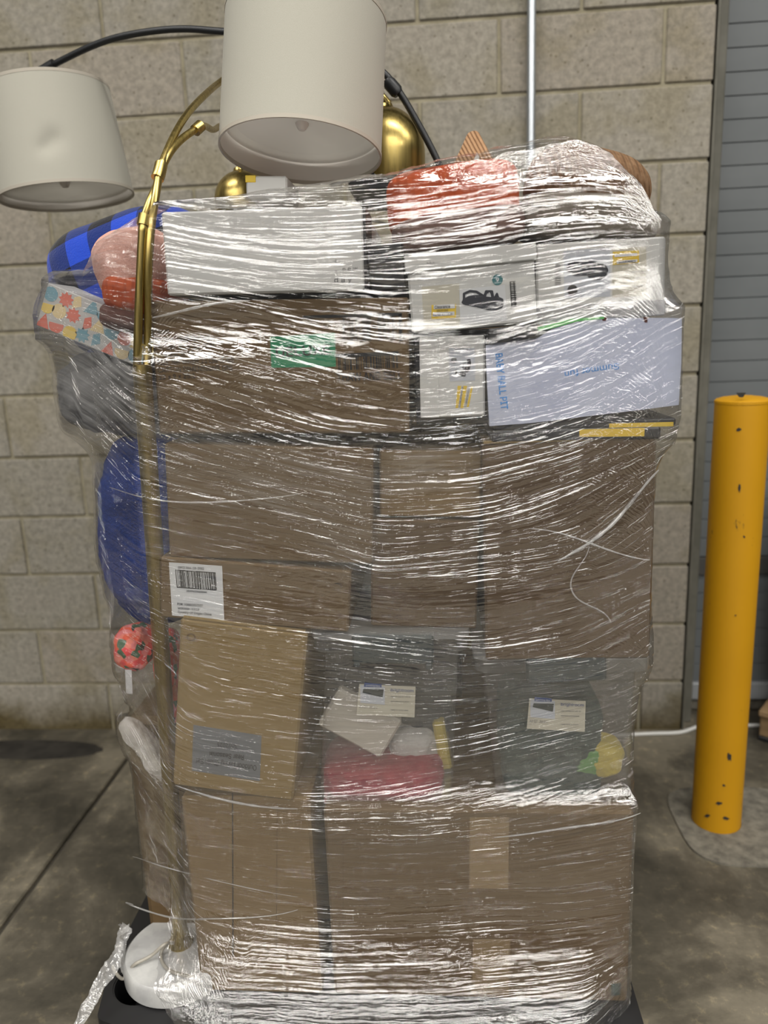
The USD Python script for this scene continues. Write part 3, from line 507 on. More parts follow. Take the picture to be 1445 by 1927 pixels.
part('paper_label', F17.decal([(793, 540), (864, 533), (866, 612), (798, 618)], 0.0002), 'label_cream', t17)
part('price_sticker', F17.decal([(812, 574), (858, 572), (858, 598), (812, 601)], 0.0006), 'label_yellow', t17, label='yellow clearance price sticker')
part('sticker_field', [F17.decal([(816, 574), (856, 572), (856, 580), (816, 582)], 0.0003, 0.0006), F17.decal([(814, 588), (855, 586), (855, 593), (814, 596)], 0.0003, 0.0006)], 'label_paper', t17)
for a, b, h, s in [((818, 581), (847, 579.5), 5.6, 'Clearance'), ((822, 586.6), (843, 585.4), 3.2, '206 07 0142'), ((814, 595), (851, 592.6), 3.6, 'Was/Now Now $24.50')]: part('printed_text', F17.text(a, b, h, s, off=0.0009), 'black_ink', t17)
part('printed_text', F17.text((803, 497), (818, 496), 3.0, 'A. D. Y.', off=0.0062), 'grey_ink', t17)
# second sandal box, upside down
F18, t18 = carton('sandal_box', 'upside-down white sandal box with a dark sole picture on the right under the beige pouf', 'shoe box', [(1008, 459), (1252, 446), (1251, 590), (1010, 607)], -1.242, 0.28, 'white_card')
part('lid', Face([(1006, 578), (1252, 563), (1251, 592), (1007, 609)], -1.247).box(0.285, 0.0012), 'grey_card', t18, label='grey lid at the bottom of the upturned box')
part('printed_panel', F18.decal([(1060, 472), (1148, 466), (1148, 558), (1062, 562)], 0.0002), 'photo_grey', t18)
part('sandal_picture', sandal(F18, [(1066, 505), (1070, 496), (1085, 491), (1105, 490), (1122, 494), (1140, 500), (1144, 509), (1138, 519), (1120, 521), (1104, 518), (1084, 519), (1070, 514)], (), [([(1108, 520), (1118, 524), (1130, 524), (1140, 516)], 0.0016)]), 'sandal_print', t18)
part('size_dot', F18.flat(Point(F18.uv(1077, 546)).buffer(0.0075), 0.0003, 0.0004), 'near_black', t18)
b18 = []; y = 497.0
while y < 538: h = r21.choice([1., 1.6]); b18.append(F18.decal([(1044, y), (1055, y-.6), (1055, y-.6+h), (1044, y+h)], 0.0003, 0.0)); y += h + r21.choice([1.2, 2.0])
part('barcode', b18, 'grey_ink', t18)
part('paper_label', F18.decal([(1152, 468), (1216, 464), (1216, 556), (1152, 560)], 0.0002), 'label_cream', t18)
part('price_sticker', F18.decal([(1153, 474), (1202, 471), (1202, 494), (1153, 499)], 0.0006), 'label_yellow', t18, label='yellow clearance price sticker')
part('sticker_field', [F18.decal([(1156, 479), (1199, 476), (1199, 481), (1156, 484)], 0.0003, 0.0006), F18.decal([(1160, 491), (1199, 488), (1199, 493), (1160, 497)], 0.0003, 0.0006)], 'label_paper', t18)
part('printed_text', F18.text((1195, 489.5), (1164, 492), 4.6, 'Clearance', off=0.0009), 'black_ink', t18)
for a, b, s in [((1216, 509), (1188, 511), 'Comfort sandal'), ((1216, 520), (1194, 522), 'black vegan'), ((1216, 536), (1190, 538), 'Made in China')]: part('printed_text', F18.text(a, b, 3.4, s, off=0.0004), 'grey_ink', t18)
# white shoe box on the food carton
F19, t19 = carton('shoe_box', 'white shoe box lettered a new day on top of the food carton', 'shoe box', [(303, 398), (681, 388), (688, 546), (315, 557)], -1.264, 0.36, 'white_card')
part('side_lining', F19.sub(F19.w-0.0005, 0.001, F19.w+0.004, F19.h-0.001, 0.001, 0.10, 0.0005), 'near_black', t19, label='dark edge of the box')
for a, b, h, s in [((630, 495), (634, 495), 9, 'a'), ((645, 510.5), (673, 508.5), 8, 'n e w'), ((629, 531.5), (662, 530), 8.5, 'd a y')]:
    part('printed_text', F19.text(a, b, h, s), 'grey_ink', t19)
part('printed_text', F19.flat(Point(F19.uv(632, 510)).buffer(0.001), 0.0003), 'grey_ink', t19)
F20, t20 = carton('dark_display_box', 'black box between the white shoe box and the sandal box with the clearance tag', 'box', [(692, 462), (758, 454), (765, 544), (692, 552)], -1.235, 0.3, 'near_black')

for p in (t7, t8): _g(p, 'narrow brown cartons in the middle')
for p in (t10, t11): _g(p, 'flat black cases with yellow labels')
for p in (t14, t17, t18): _g(p, 'white sandal boxes')
# ---- clear storage bins with their contents
def storage_bin(name, label, top, bot, Y, depth, zb=None):
    (xl, yt), (xr, yt2) = top; (bl, yb), (br, yb2) = bot
    TLp, TRp, BLp, BRp = at(xl, yt, Y), at(xr, yt2, Y), at(bl, yb, Y), at(br, yb2, Y)
    zt, z0 = (TLp[2]+TRp[2])/2, (BLp[2]+BRp[2])/2
    def ring(x0, x1, y0, y1, r, z, n=6):
        P = []
        for cx, cy, a0 in ((x1-r, y1-r, 0), (x0+r, y1-r, 90), (x0+r, y0+r, 180), (x1-r, y0+r, 270)):
            for k in range(n+1): a = math.radians(a0 + 90*k/n); P.append((cx + r*math.cos(a), cy + r*math.sin(a), z))
        return np.array(P)
    t = thing(name, label, 'storage bin', ((BLp[0]+BRp[0])/2, Y+depth/2, z0))
    inset = (BLp[0] - TLp[0] + TRp[0] - BRp[0])/2; e = 0.016
    levels = [(BLp[0], BRp[0], Y+inset*.4, Y+depth-inset, z0), (BLp[0]-.002, BRp[0]+.002, Y+inset*.4-.002, Y+depth-inset+.002, z0+.01), (TLp[0]+e, TRp[0]-e, Y+.004, Y+depth-.004, zt-.045), (TLp[0]+e, TRp[0]-e, Y+.004, Y+depth-.004, zt-.03), (TLp[0], TRp[0], Y-.008, Y+depth+.008, zt-.026), (TLp[0], TRp[0], Y-.008, Y+depth+.008, zt-.004)]
    R = [ring(*l[:4], 0.022, l[4]) for l in levels]; n = len(R[0]); V = np.vstack(R + [R[0].mean(0)[None]]); Fc = []
    for i in range(len(R)-1):
        for j in range(n): k = (j+1) % n; Fc += [(i*n+j, i*n+k, (i+1)*n+k), (i*n+j, (i+1)*n+k, (i+1)*n+j)]
    for j in range(n): Fc.append((len(V)-1, (j+1) % n, j))
    part('body', trimesh.Trimesh(V, Fc, process=False), 'bin_plastic', t, 35)
    lid = trimesh.creation.extrude_polygon(Polygon(ring(TLp[0]-.003, TRp[0]+.003, Y-.011, Y+depth+.011, .024, 0)[:, :2]), 0.012, engine='earcut'); lid.apply_translation((0, 0, zt-.003)); part('lid', lid, 'bin_lid', t, 30)
    return t, z0, zt, BLp[0], BRp[0], (TLp[0], TRp[0])
plain('latch_grey', (.035, .045, .048), 0.4)
tb, zb0, zbt, xb0, xb1, _ = storage_bin('clear_bin', 'clear plastic bin with dark grey latch holding red and white cloth, middle of the load', ((588, 1196), (880, 1196)), ((602, 1506), (850, 1514)), -1.235, 0.38)
FB = Face([(588, 1196), (880, 1196), (850, 1514), (602, 1506)], -1.237)
FB2 = Face([(588, 1196), (880, 1196), (850, 1514), (602, 1506)], -1.252)
part('latch_handle', [FB2.sub(FB2.uv(661, 1196)[0], .001, FB2.uv(816, 1196)[0], FB2.uv(816, 1252)[1], 0.0, 0.018, 0.006), FB2.sub(FB2.uv(664, 1196)[0], FB2.uv(660, 1247)[1], FB2.uv(676, 1196)[0], FB2.uv(660, 1254)[1], -.004, 0.014, 0.003), FB2.sub(FB2.uv(800, 1196)[0], FB2.uv(660, 1247)[1], FB2.uv(813, 1196)[0], FB2.uv(660, 1258)[1], -.004, 0.014, 0.003)], 'latch_grey', tb)
def bin_label(F, t, dx, dy, sub=True):
    q = lambda *p: [(a+dx, b+dy) for a, b in p]
    part('paper_label', F.decal(q((676, 1287), (782, 1292), (780, 1350), (671, 1344)), 0.0005), 'label_cream', t, label='printed paper label')
    part('label_photo', F.decal(q((678, 1289), (724, 1292), (724, 1326), (678, 1322)), 0.0003, 0.0005), 'photo_grey', t)
    part('label_picture', F.decal(q((684, 1296), (722, 1297), (720, 1312), (682, 1303)), 0.0003, 0.0008), 'latch_grey', t)
    part('label_banner', F.decal(q((686, 1284), (718, 1287), (718, 1293), (685, 1292)), 0.0003, 0.0009), 'navy_print', t)
    for a, b, h, s in [((735, 1300), (778, 1302), 6, 'brightroom'), ((688, 1290), (715, 1292), 3, 'Latching Box'), ((676, 1331), (710, 1333), 5, '32 QT  30.2 L'), ((735, 1311), (772, 1312), 2.4, 'clear storage bin with lid'), ((735, 1320), (770, 1321), 2.4, 'stackable and modular'), ((735, 1336), (768, 1337), 2.4, 'made for every room')]:
        part('printed_text', F.text(*q(a, b), h, s, off=0.0011), 'navy_print' if h > 5.5 else ('label_paper' if s.startswith('Latch') else 'grey_ink'), t)
bin_label(FB, tb, 0, 0)
tc, zc0, zct, xc0, xc1, _ = storage_bin('clear_bin', 'clear plastic bin with grey latch holding dark green cloth, right end of the load', ((893, 1240), (1222, 1228)), ((938, 1530), (1186, 1524)), -1.232, 0.38)
FC = Face([(893, 1240), (1222, 1228), (1186, 1524), (938, 1530)], -1.234); FC2 = Face([(893, 1240), (1222, 1228), (1186, 1524), (938, 1530)], -1.249)
part('latch_handle', FC2.sub(FC2.uv(990, 1240)[0], .001, FC2.uv(1142, 1240)[0], FC2.uv(1100, 1284)[1], 0, 0.018, 0.006), 'latch_grey', tc)
bin_label(FC, tc, 320, 27)
for p in (tb, tc): _g(p, 'clear latching bins')
WRAPPED = False
def zc(px, py, Y): return at(px, py, Y)
def cloth(name, label, cat, px, py, Y, r, m, R=None, e=0.6, amp=0.012, scale=14, seed=1, sub=5):
    c = at(px, py, Y); t = thing(name, label, cat, (c[0], c[1], c[2]-r[2])); part('cloth', cushion(c, r, R, e, amp, scale, seed, sub), m, t, True); return t, c
cloth('folded_cloth', 'bunched crimson red cloth in the bottom of the middle clear bin', 'cloth', 722, 1456, -1.13, (0.112, 0.080, 0.054), 'red_cloth', None, 0.4, 0.008, 22, 2)
cloth('folded_cloth', 'white cloth stuffed beside the cream carton in the middle clear bin', 'cloth', 780, 1385, -1.10, (0.046, 0.06, 0.034), 'white_cloth', None, 0.7, 0.012, 26, 3)
cloth('folded_cloth', 'crumpled black cloth behind the label of the middle clear bin', 'cloth', 800, 1335, -1.06, (0.05, 0.07, 0.034), 'black_cloth', None, 0.7, 0.012, 22, 4)
t = thing('cream_packet', 'tilted cream paper packet above the red cloth in the middle clear bin', 'packet', at(680, 1360, -1.17))
part('packet', cbox(at(678, 1357, -1.17), (0.13, 0.022, 0.085), np.array([[.86, 0, -.51], [0, 1, 0], [.51, 0, .86]]), 0.005), 'cream_paper', t)
t = thing('yellow_packet', 'yellow packet at the right side of the middle clear bin', 'packet', at(832, 1400, -1.12))
part('packet', cbox(at(832, 1390, -1.11), (0.022, 0.06, 0.10), rot((0, 1, 0), 8), 0.006), 'foil_yellow', t)
cloth('folded_cloth', 'dark green folded cloth filling the left of the right clear bin', 'cloth', 1030, 1378, -1.11, (0.090, 0.095, 0.095), 'green_cloth', None, 0.35, 0.008, 16, 5)
cloth('folded_cloth', 'dusky patterned cloth in the bottom of the right clear bin', 'cloth', 1080, 1492, -1.12, (0.088, 0.09, 0.030), 'maroon_cloth', None, 0.45, 0.008, 30, 6)
t = thing('foil_packet', 'crinkled green and yellow foil packet at the right of the right clear bin', 'packet', at(1150, 1420, -1.16))
part('packet', cushion(at(1118, 1415, -1.165), (0.046, 0.035, 0.034), rot((0, 1, 0), 14), 0.55, 0.007, 40, 8), 'foil_yellow', t, 30)
part('printed_band', cushion(at(1098, 1417, -1.172), (0.030, 0.031, 0.033), rot((0, 1, 0), 14), 0.55, 0.007, 40, 8), 'foil_green', t, 30)
WRAPPED = True

# ---- soft goods and the gift box at the left
def soft(name, label, cat, c, r, m, R=None, e=0.6, amp=0.006, scale=10, seed=1, sub=5, bend=None, partname='cover', hull=True):
    t = thing(name, label, cat, (c[0], c[1], c[2]-r[2])); part(partname, cushion(c, r, R, e, amp, scale, seed, sub, bend), m, t, True, hull=hull); return t
Rr = lambda d: rot((0, 1, 0), d)
soft('blue_pouf', 'bulging blue mesh bag standing behind the brass pole on the left side', 'bag', at(294, 995, -1.08), (0.082, 0.105, 0.176), 'blue_mesh', None, 0.62, 0.020, 13, 3)
soft('floral_cloth', 'bunched orange floral fabric left of the brass pole', 'fabric', at(254, 1216, -1.16), (0.028, 0.05, 0.042), 'floral', None, 0.7, 0.012, 25, 4)
soft('floral_cloth', 'narrow strip of orange floral fabric between the brass pole and the tan carton', 'fabric', at(322, 1272, -1.17), (0.017, 0.05, 0.090), 'floral', None, 0.6, 0.008, 25, 7)
t = thing('paper_tag', 'small white paper tag hanging below the floral fabric on the left', 'tag', at(243, 1310, -1.215))
part('card', cbox(at(242.5, 1283, -1.215), (0.012, 0.001, 0.046), Rr(-4), 0.0003), 'label_paper', t)
soft('white_bag', 'white plastic bag corner squeezed beside the brass pole on the left carton', 'bag', at(282, 1415, -1.165), (0.080, 0.022, 0.022), 'white_cloth', Rr(55), 0.75, 0.010, 24, 5)
soft('grey_bag', 'grey plastic bag bulging on the left below the patterned gift box', 'bag', at(224, 745, -1.085), (0.102, 0.10, 0.070), 'grey_bag', Rr(14), 0.9, 0.030, 12, 6)
soft('black_bag', 'black cloth bag in the dark gap behind the brass pole', 'bag', at(340, 930, -0.98), (0.030, 0.10, 0.16), 'black_cloth', None, 0.5, 0.008, 9, 12)
F21 = Face([(92, 535), (305, 618), (283, 702), (66, 609)], -1.165)
t21 = thing('gift_box', 'white gift box printed with pastel circles, triangles and suns, tilted on the left side', 'gift box', F21.c - F21.ez*F21.h/2 + np.array([0, 0.11, 0]))
part('body', F21.box(0.22, 0.0015), 'white_card', t21)
plain('pastel_blue', (.16, .33, .40), 0.5); plain('pastel_coral', (.62, .16, .11), 0.5); plain('pastel_yellow', (.70, .52, .12), 0.5); plain('pastel_sand', (.68, .55, .30), 0.5)
rg = np.random.default_rng(12); shapes = {'pastel_blue': [], 'pastel_coral': [], 'pastel_yellow': [], 'pastel_sand': []}
for i in range(9):
    for j in range(3):
        u = (i + 0.5 + rg.uniform(-.15, .15))*F21.w/9; v = (j + 0.5 + rg.uniform(-.15, .15))*F21.h/3; s = F21.w/9*0.56; kind = (i*2 + j*3) % 5
        col = list(shapes)[(i + 2*j + int(rg.integers(2))) % 4]
        if kind == 0: g = Point(u, v).buffer(s*0.95, 12)
        elif kind == 1: g = Polygon([(u-s, v+s), (u+s, v+s*.8), (u+.1*s, v-s*1.1)])
        elif kind == 2: g = Polygon([(u + s*(1.05 if k % 2 else .7)*math.cos(k*math.pi/9), v + s*(1.05 if k % 2 else .7)*math.sin(k*math.pi/9)) for k in range(18)])
        elif kind == 3: g = Point(u, v).buffer(s, 12).intersection(Polygon([(u-2*s, v), (u+2*s, v-s*.5), (u+2*s, v+3*s), (u-2*s, v+3*s)]))
        else: g = Polygon([(u-s*.5, v+s), (u+s*.6, v+s*.3), (u+s*.2, v-s), (u-s*.6, v-s*.5)])
        g = g.intersection(Polygon([(.001, .001), (F21.w-.001, .001), (F21.w-.001, F21.h-.001), (.001, F21.h-.001)]))
        if g.area > 1e-6: shapes[col].append(F21.flat(g, 0.0003))
for k, v in shapes.items(): part('printed_shapes', v, k, t21, kind='stuff')
soft('pink_cushion', 'fluffy pale pink cushion beside the brass pole at the upper left', 'cushion', at(270, 508, -1.13), (0.064, 0.10, 0.064), 'pink_plush', Rr(-12), 0.72, 0.006, 16, 8)
soft('orange_throw', 'burnt orange throw tucked under the pale pink cushion on the left', 'blanket', at(278, 558, -1.15), (0.056, 0.09, 0.034), 'orange_knit', Rr(12), 0.6, 0.007, 16, 9)
soft('maroon_throw', 'dark maroon throw under the orange one behind the brass pole', 'blanket', at(262, 600, -1.15), (0.050, 0.08, 0.022), 'maroon_cloth', Rr(10), 0.6, 0.006, 16, 10)
WRAPPED = False
soft('plaid_cushion', 'blue and black plaid cushion poking out of the film at the upper left', 'cushion', at(272, 540, -0.95), (0.160, 0.13, 0.132), 'plaid', Rr(-10), 0.66, 0.010, 6, 11)
WRAPPED = True
# ---- soft goods on top
soft('orange_cushion', 'orange ribbed cushion on top of the load above the clearance sandal box', 'cushion', at(850, 388, -1.135), (0.102, 0.10, 0.050), 'orange_knit', Rr(-5), 0.42, 0.004, 12, 12)
soft('pink_pad', 'dusty pink cushion lying under the orange one on the sandal box lid', 'cushion', at(862, 440, -1.15), (0.105, 0.095, 0.030), 'dusty_pink', Rr(-6), 0.5, 0.004, 12, 13)
soft('pink_cushion', 'rounded dusty pink cushion showing behind the orange one', 'cushion', at(858, 366, -0.93), (0.10, 0.09, 0.045), 'pink_plush', Rr(-4), 0.7, 0.004, 12, 14)
soft('beige_pouf', 'beige ribbed knit pouf bulging under the film at the top right', 'pouf', at(1100, 360, -1.11), (0.098, 0.11, 0.056), 'beige_knit', Rr(14), 0.75, 0.005, 12, 15)
soft('taupe_pad', 'pale taupe cushion under the beige pouf on the upturned sandal box', 'cushion', at(1096, 420, -1.14), (0.108, 0.10, 0.036), 'taupe_cloth', Rr(6), 0.55, 0.006, 12, 16)
WRAPPED = False
# tan ribbed wedge cushion with a striped white inset, behind
c = at(893, 312, -0.80)
t = thing('wedge_cushion', 'tan ribbed wedge with a striped white inset standing behind the pink cushion', 'cushion', c - np.array([0, 0, .06]))
wp = Polygon([(-.075, -.06), (-.012, .062), (.006, .066), (.075, -.06)]); win = Polygon([(-.028, -.055), (.004, .024), (.055, -.055)])
m = trimesh.creation.extrude_polygon(wp.buffer(-.012).buffer(.012, 8), 0.09, engine='earcut'); v = m.vertices; m.vertices = c + np.c_[v[:, 0], v[:, 2], v[:, 1]]; m.fix_normals(); part('cover', m, 'tan_rib', t, 40)
for k in range(9):
    s = win.intersection(Polygon([(-.08 + k*.013, -.08), (-.08 + k*.013 + .009, -.08), (-.08 + k*.013 + .079, .08), (-.08 + k*.013 + .07, .08)]))
    if s.is_empty or s.area < 1e-6: continue
    m = trimesh.creation.extrude_polygon(s, 0.004, engine='earcut'); v = m.vertices; m.vertices = c + np.c_[v[:, 0], v[:, 2]-.0035, v[:, 1]]; m.fix_normals(); part('inset_stripe', m, 'white_cloth', t)
# glossy black case and a small yellow and white box behind the front edge
Fk, tk = carton('glossy_case', 'glossy black case lying behind the big drum shade', 'case', [(655, 322), (805, 314), (810, 350), (655, 358)], -0.80, 0.28, 'black_metal')
part('sticker', Fk.decal([(705, 327), (717, 326), (717, 332), (705, 333)], 0.0005), 'label_paper', tk)
part('sticker', Fk.decal([(759, 321), (773, 320), (772, 326), (758, 328)], 0.0005), 'label_paper', tk)
Fy, ty = carton('small_box', 'small yellow and white box under the rim of the big drum shade', 'box', [(463, 331), (540, 331), (540, 372), (463, 372)], -0.98, 0.12, 'white_card')
part('lid', Fy.sub(-.001, -.001, Fy.w*.24, Fy.h*.30, -0.001, .12, .0008), 'label_yellow', ty)
# ---- second row of cartons behind, glimpsed through the gaps
rows = [(-0.60, -0.26, 0.131, 0.70, 'behind the bottom left cartons'), (-0.25, 0.31, 0.131, 0.60, 'behind the wide bottom carton'), (-0.25, 0.31, 0.602, 1.15, 'behind the narrow cartons'), (-0.60, -0.26, 0.702, 1.17, 'behind the square carton'), (-0.58, 0.30, 1.172, 1.44, 'behind the food carton')]
WRAPPED = True
for k, (x0, x1, z0, z1, s) in enumerate(rows):
    _, tr_ = zbox(x0, x1, -0.735, 0.37, z0, z1, 'rear_carton', f'brown carton in the second row of the load {s}', 'carton', f'cardboard_{(k*3) % 4}', 0.004); _g(tr_, 'brown cartons in the second row')
WRAPPED = False

# ------------------------------------------------------------------ lamps
def drum(t, center, axis, r0, r1, h, dent=None, flip=None):
    """shade open below: r0 bottom, r1 top radius; center: middle of the bottom opening"""
    a = norm(axis); th = 0.0018
    m = lathe([(r0-th, 0.0), (r0, 0.0), (r0+(r1-r0)*.25, h*.25), (r0+(r1-r0)*.5, h*.5), (r0+(r1-r0)*.75, h*.75), (r1, h), (r1-th, h)], center, a, 96)
    if dent is not None:
        m = lathe([(r0+(r1-r0)*k/40, h*k/40) for k in range(41)] + [(r1-th, h)], center, a, 160); v = m.vertices
        for (p, depth, s) in dent:
            d = v - p; k = np.exp(-(np.linalg.norm(d, axis=1)/s)**2); v = v + (center + a*h/2 - v)*(k*depth/r0)[:, None]
        m.vertices = v
    part('shade', m, 'shade_linen', t, 40)
    ln = lathe([(r0-th+(r1-r0)*k/40, .0005 + (h-.0015)*k/40) for k in range(41)], center, a, 160)
    if dent is not None:
        v = ln.vertices
        for (p, depth, s) in dent:
            d = v - p; k = np.exp(-(np.linalg.norm(d, axis=1)/s)**2); v = v + (center + a*h/2 - v)*(k*depth/r0)[:, None]
        ln.vertices = v
    part('lining', ln, 'shade_lining', t, True)
    part('rim', lathe([(r0-.0025, -.0015), (r0+.0008, -.0015), (r0+.0008, .005), (r0-.0025, .005), (r0-.0025, -.0015)], center, a, 96), 'shade_rim', t, 30)
    part('rim', lathe([(r1-.0025, h-.005), (r1+.0008, h-.005), (r1+.0008, h+.0015), (r1-.0025, h+.0015), (r1-.0025, h-.005)], center, a, 96), 'shade_rim', t, 30)
    hd = h*(0.16 if dent is None else 0.075)
    rd = r0 + (r1-r0)*.2 - .006
    part('diffuser', lathe([(rd, hd), (rd-.003, hd+.004), (r0*.80, hd+.012), (r0*.3, hd+.016), (.0005, hd+.016), (.0005, hd+.019), (r0*.3, hd+.019), (rd-.003, hd+.008), (rd, hd)], center, a, 96), 'diffuser', t, 40)
    part('finial', lathe([(.0005, hd+.003), (.006, hd+.004), (.009, hd+.008), (.012, hd+.014), (.012, hd+.017)], center, a, 32), 'shade_lining', t, 40)
    x = norm(np.cross(a, [0, 1, 0])); y = np.cross(a, x); top = np.asarray(center) + a*(h-.012)
    for k in range(3): d = x*math.cos(k*2.094+.3) + y*math.sin(k*2.094+.3); part('spider_arm', tube([top, top + d*(r1-.002)], .0022, 8), 'black_metal', t)
    part('stem', tube([np.asarray(center) + a*(hd+.021), np.asarray(center) + a*(h+.03)], .005, 10), 'black_metal', t, True)
    return np.asarray(center) + a*(h+.03)
# the big drum shade: its lamp's arm rises out of the picture and comes down behind the load
YD = -0.97; cD = at(566, 289, YD); axD = rot((1, 0, 0), -10) @ rot((0, 1, 0), 4.3) @ np.array([0, 0, 1.0])
tD = thing('drum_shade_lamp', 'arc lamp with the large cream drum shade hanging over the middle of the load', 'lamp', (0.06, -0.19, 0.131))
rD = 151.5/FPX*((cD-CAM) @ CW)
topD = drum(tD, cD, axD, rD, rD*.985, rD*1.60)
arm = smooth_path([topD, topD + axD*.06, topD + np.array([.01, .16, .16]), topD + np.array([.06, .42, .12]), np.array([-0.10, -0.205, 1.55]), np.array([-0.10, -0.20, 1.0]), np.array([-0.10, -0.20, 0.14])], 80)
part('arm', tube(arm, .008, 12), 'black_metal', tD, True)
part('base', lathe([(.0005, .131), (.11, .131), (.112, .136), (.112, .150), (.108, .154), (.012, .156), (.009, .165)], (-0.10, -0.235, 0), sides=48), 'black_metal', tD, 40)
# left shade on its black arc arm
YL = -0.60; cL = at(127, 371, YL); axL = rot((1, 0, 0), -1) @ rot((0, 1, 0), -4.6) @ np.array([0, 0, 1.0])
tL = thing('black_arc_lamp', 'black arc floor lamp with a dented cream shade hanging at the upper left', 'lamp', (0.085, -0.765, 0.131))
rL = 121/FPX*((cL-CAM) @ CW)
topL = drum(tL, cL, axL, rL, rL*.90, rL*1.53, dent=[(at(100, 262, YL - rL*.9), .006, .022), (at(85, 280, YL - rL*.9), .005, .018), (at(168, 240, YL - rL*.85), .006, .016), (at(38, 236, YL - rL*.7), .005, .018)])
j0 = at(74, 137, YL)
part('hanger', tube([topL, (topL+j0)/2, j0], .0062, 12), 'black_metal', tL, True)
part('joint', [tube([at(70, 139, YL), at(102, 120, YL-.01)], .0105, 14), cushion(j0, (.012, .010, .012), None, 1.0, sub=2)], 'black_metal', tL, 40)
arcpx = [(98, 123, -.61), (150, 97, -.63), (205, 75, -.65), (270, 61, -.67), (350, 54.5, -.69), (415, 59, -.71), (520, 66, -.73), (630, 88, -.75), (720, 135, -.76), (775, 212, -.765), (808, 272, -.765), (832, 325, -.765)]
arm = [at(*p) for p in arcpx] 
arm += [np.array([arm[-1][0]+.012, -.765, 1.44]), np.array([arm[-1][0]+.02, -.765, 1.2]), np.array([arm[-1][0]+.02, -.765, 0.7]), np.array([arm[-1][0]+.02, -.765, 0.14])]
part('arc_arm', tube(smooth_path(arm, 140), .0068, 12), 'black_metal', tL, True)
part('collar', tube([at(729, 150, -.76), at(733, 157, -.76), at(746, 172, -.763), at(750, 178, -.763)], [.010, .0135, .0135, .0095], 16), 'black_metal', tL, 40)
part('base', lathe([(.0005, .131), (.022, .131), (.022, .14), (.0005, .142)], (arm[-1][0], -.765, 0), sides=24), 'black_metal', tL, 40)
# brass lamp at the front left corner: marble base, pole, two slim stems, arcs and two dome shades
bC = atz(334, 1784, 0.172); bC[2] = 0
pB = np.array([bC[0]+.004, bC[1]+.01, .176]); pM = at(268, 700, -1.262)
tB = thing('brass_arc_lamp', 'brass arc floor lamp with white marble base at the front left of the load', 'lamp', (bC[0], bC[1], .131))
part('marble_base', lathe([(.0005, .131), (.100, .131), (.104, .134), (.105, .150), (.103, .168), (.098, .173), (.03, .175), (.0005, .175)], bC, sides=80), 'marble', tB, 40)
part('foot_collar', lathe([(.024, .174), (.024, .180), (.018, .190), (.016, .205), (.0145, .206)], (pB[0], pB[1], 0), sides=40), 'brass', tB, 40)
part('pole', tube([pB, pB*.6+pM*.4 + np.array([0, 0, 0]), pM], .0145, 28), 'brass', tB, True)
part('pole_cap', tube([pM - norm(pM-pB)*.002, pM + norm(pM-pB)*.012], [.0155, .0135], 24), 'brass', tB, 40)
WRAPPED = True
HULL.append((np.array([pB + [-.012, -.012, .25], pB + [.01, -.015, .25], pM + [-.012, -.013, 0], pM + [.01, -.015, 0]]), np.array([[0, 2, 1], [1, 2, 3]])))
WRAPPED = False
sA = [at(258, 700, -1.266), at(262, 560, -1.264), at(269, 420, -1.262)]
sB = [at(276, 700, -1.262), at(279, 540, -1.26), at(285, 420, -1.255), at(292, 372, -1.24), at(299, 326, -1.215)]
part('stem', tube(smooth_path(sA, 20), .0064, 16), 'brass', tB, True)
part('stem', tube(smooth_path(sB, 30), .0064, 16), 'brass', tB, True)
part('coupler', tube([at(268.5, 424, -1.262), at(271.5, 404, -1.258)], .0085, 18), 'brass', tB, 40)
part('stem', tube([at(270, 410, -1.26), at(280, 380, -1.245), at(295, 345, -1.222)], .005, 12), 'brass', tB, True)
part('collar', tube([at(296, 336, -1.22), at(299, 328, -1.216), at(303, 310, -1.206)], [.0098, .0098, .0098], 20), 'brass', tB, 40)
a1 = [at(303, 312, -1.206), at(316, 280, -1.18), at(338, 236, -1.13), at(370, 194, -1.04), at(395, 170, -.95), at(416, 153, -.86)] 
a1 += [at(470, 122, -.79), at(560, 108, -.77), at(650, 135, -.75), at(702, 176, -.74), at(724, 190, -.73)]
part('arc_arm', tube(smooth_path(a1, 90), .0058, 14), 'brass', tB, True)
a2 = [at(307, 312, -1.2), at(322, 284, -1.18), at(344, 260, -1.15), at(372, 241, -1.12)]
part('arc_arm', tube(smooth_path(a2, 40), .0058, 14), 'brass', tB, True)
part('collar', tube([at(367, 246, -1.125), at(378, 236, -1.115)], .0092, 18), 'brass', tB, 40)
a3 = [at(374, 239, -1.118), at(390, 239, -1.02), at(408, 241, -.86), at(432, 252, -.765), at(448, 285, -.745), at(448, 321, -.745)]
part('arc_arm', tube(smooth_path(a3, 40), .0056, 14), 'brass', tB, True)
def dome(t, apex_c, r, axis, h):
    a = norm(axis); prof = [(.0005, h), (.012, h), (.014, h-.006)] + [(r*math.sin(x), h-.006 - (h*.62)*(1-math.cos(x))) for x in np.linspace(.2, math.pi/2, 16)] + [(r*.995, h*.15), (r*.96, 0), (r*.945, 0), (r*.97, h*.2)]
    prof += [((r-.003)*math.sin(x), h-.010 - (h*.62)*(1-math.cos(x))) for x in np.linspace(math.pi/2, .05, 12)]
    m = lathe(prof, apex_c - a*h, a, 72); part('dome_shade', m, 'brass', t, 40); part('bulb_holder', lathe([(.0005, h*.5), (.016, h*.5), (.016, h-.012)], apex_c - a*h, a, 24), 'black_metal', t, 40)
w1 = (at(728, 260, -.73)-CAM) @ CW
part('finial', tube([at(716, 180, -.73), at(731, 197, -.73)], .009, 16), 'brass', tB, 40)
dome(tB, at(727, 196, -.73), 70/FPX*w1, (0.0, 0.0, 1), 136/FPX*w1)
w2 = (at(440, 350, -.745)-CAM) @ CW
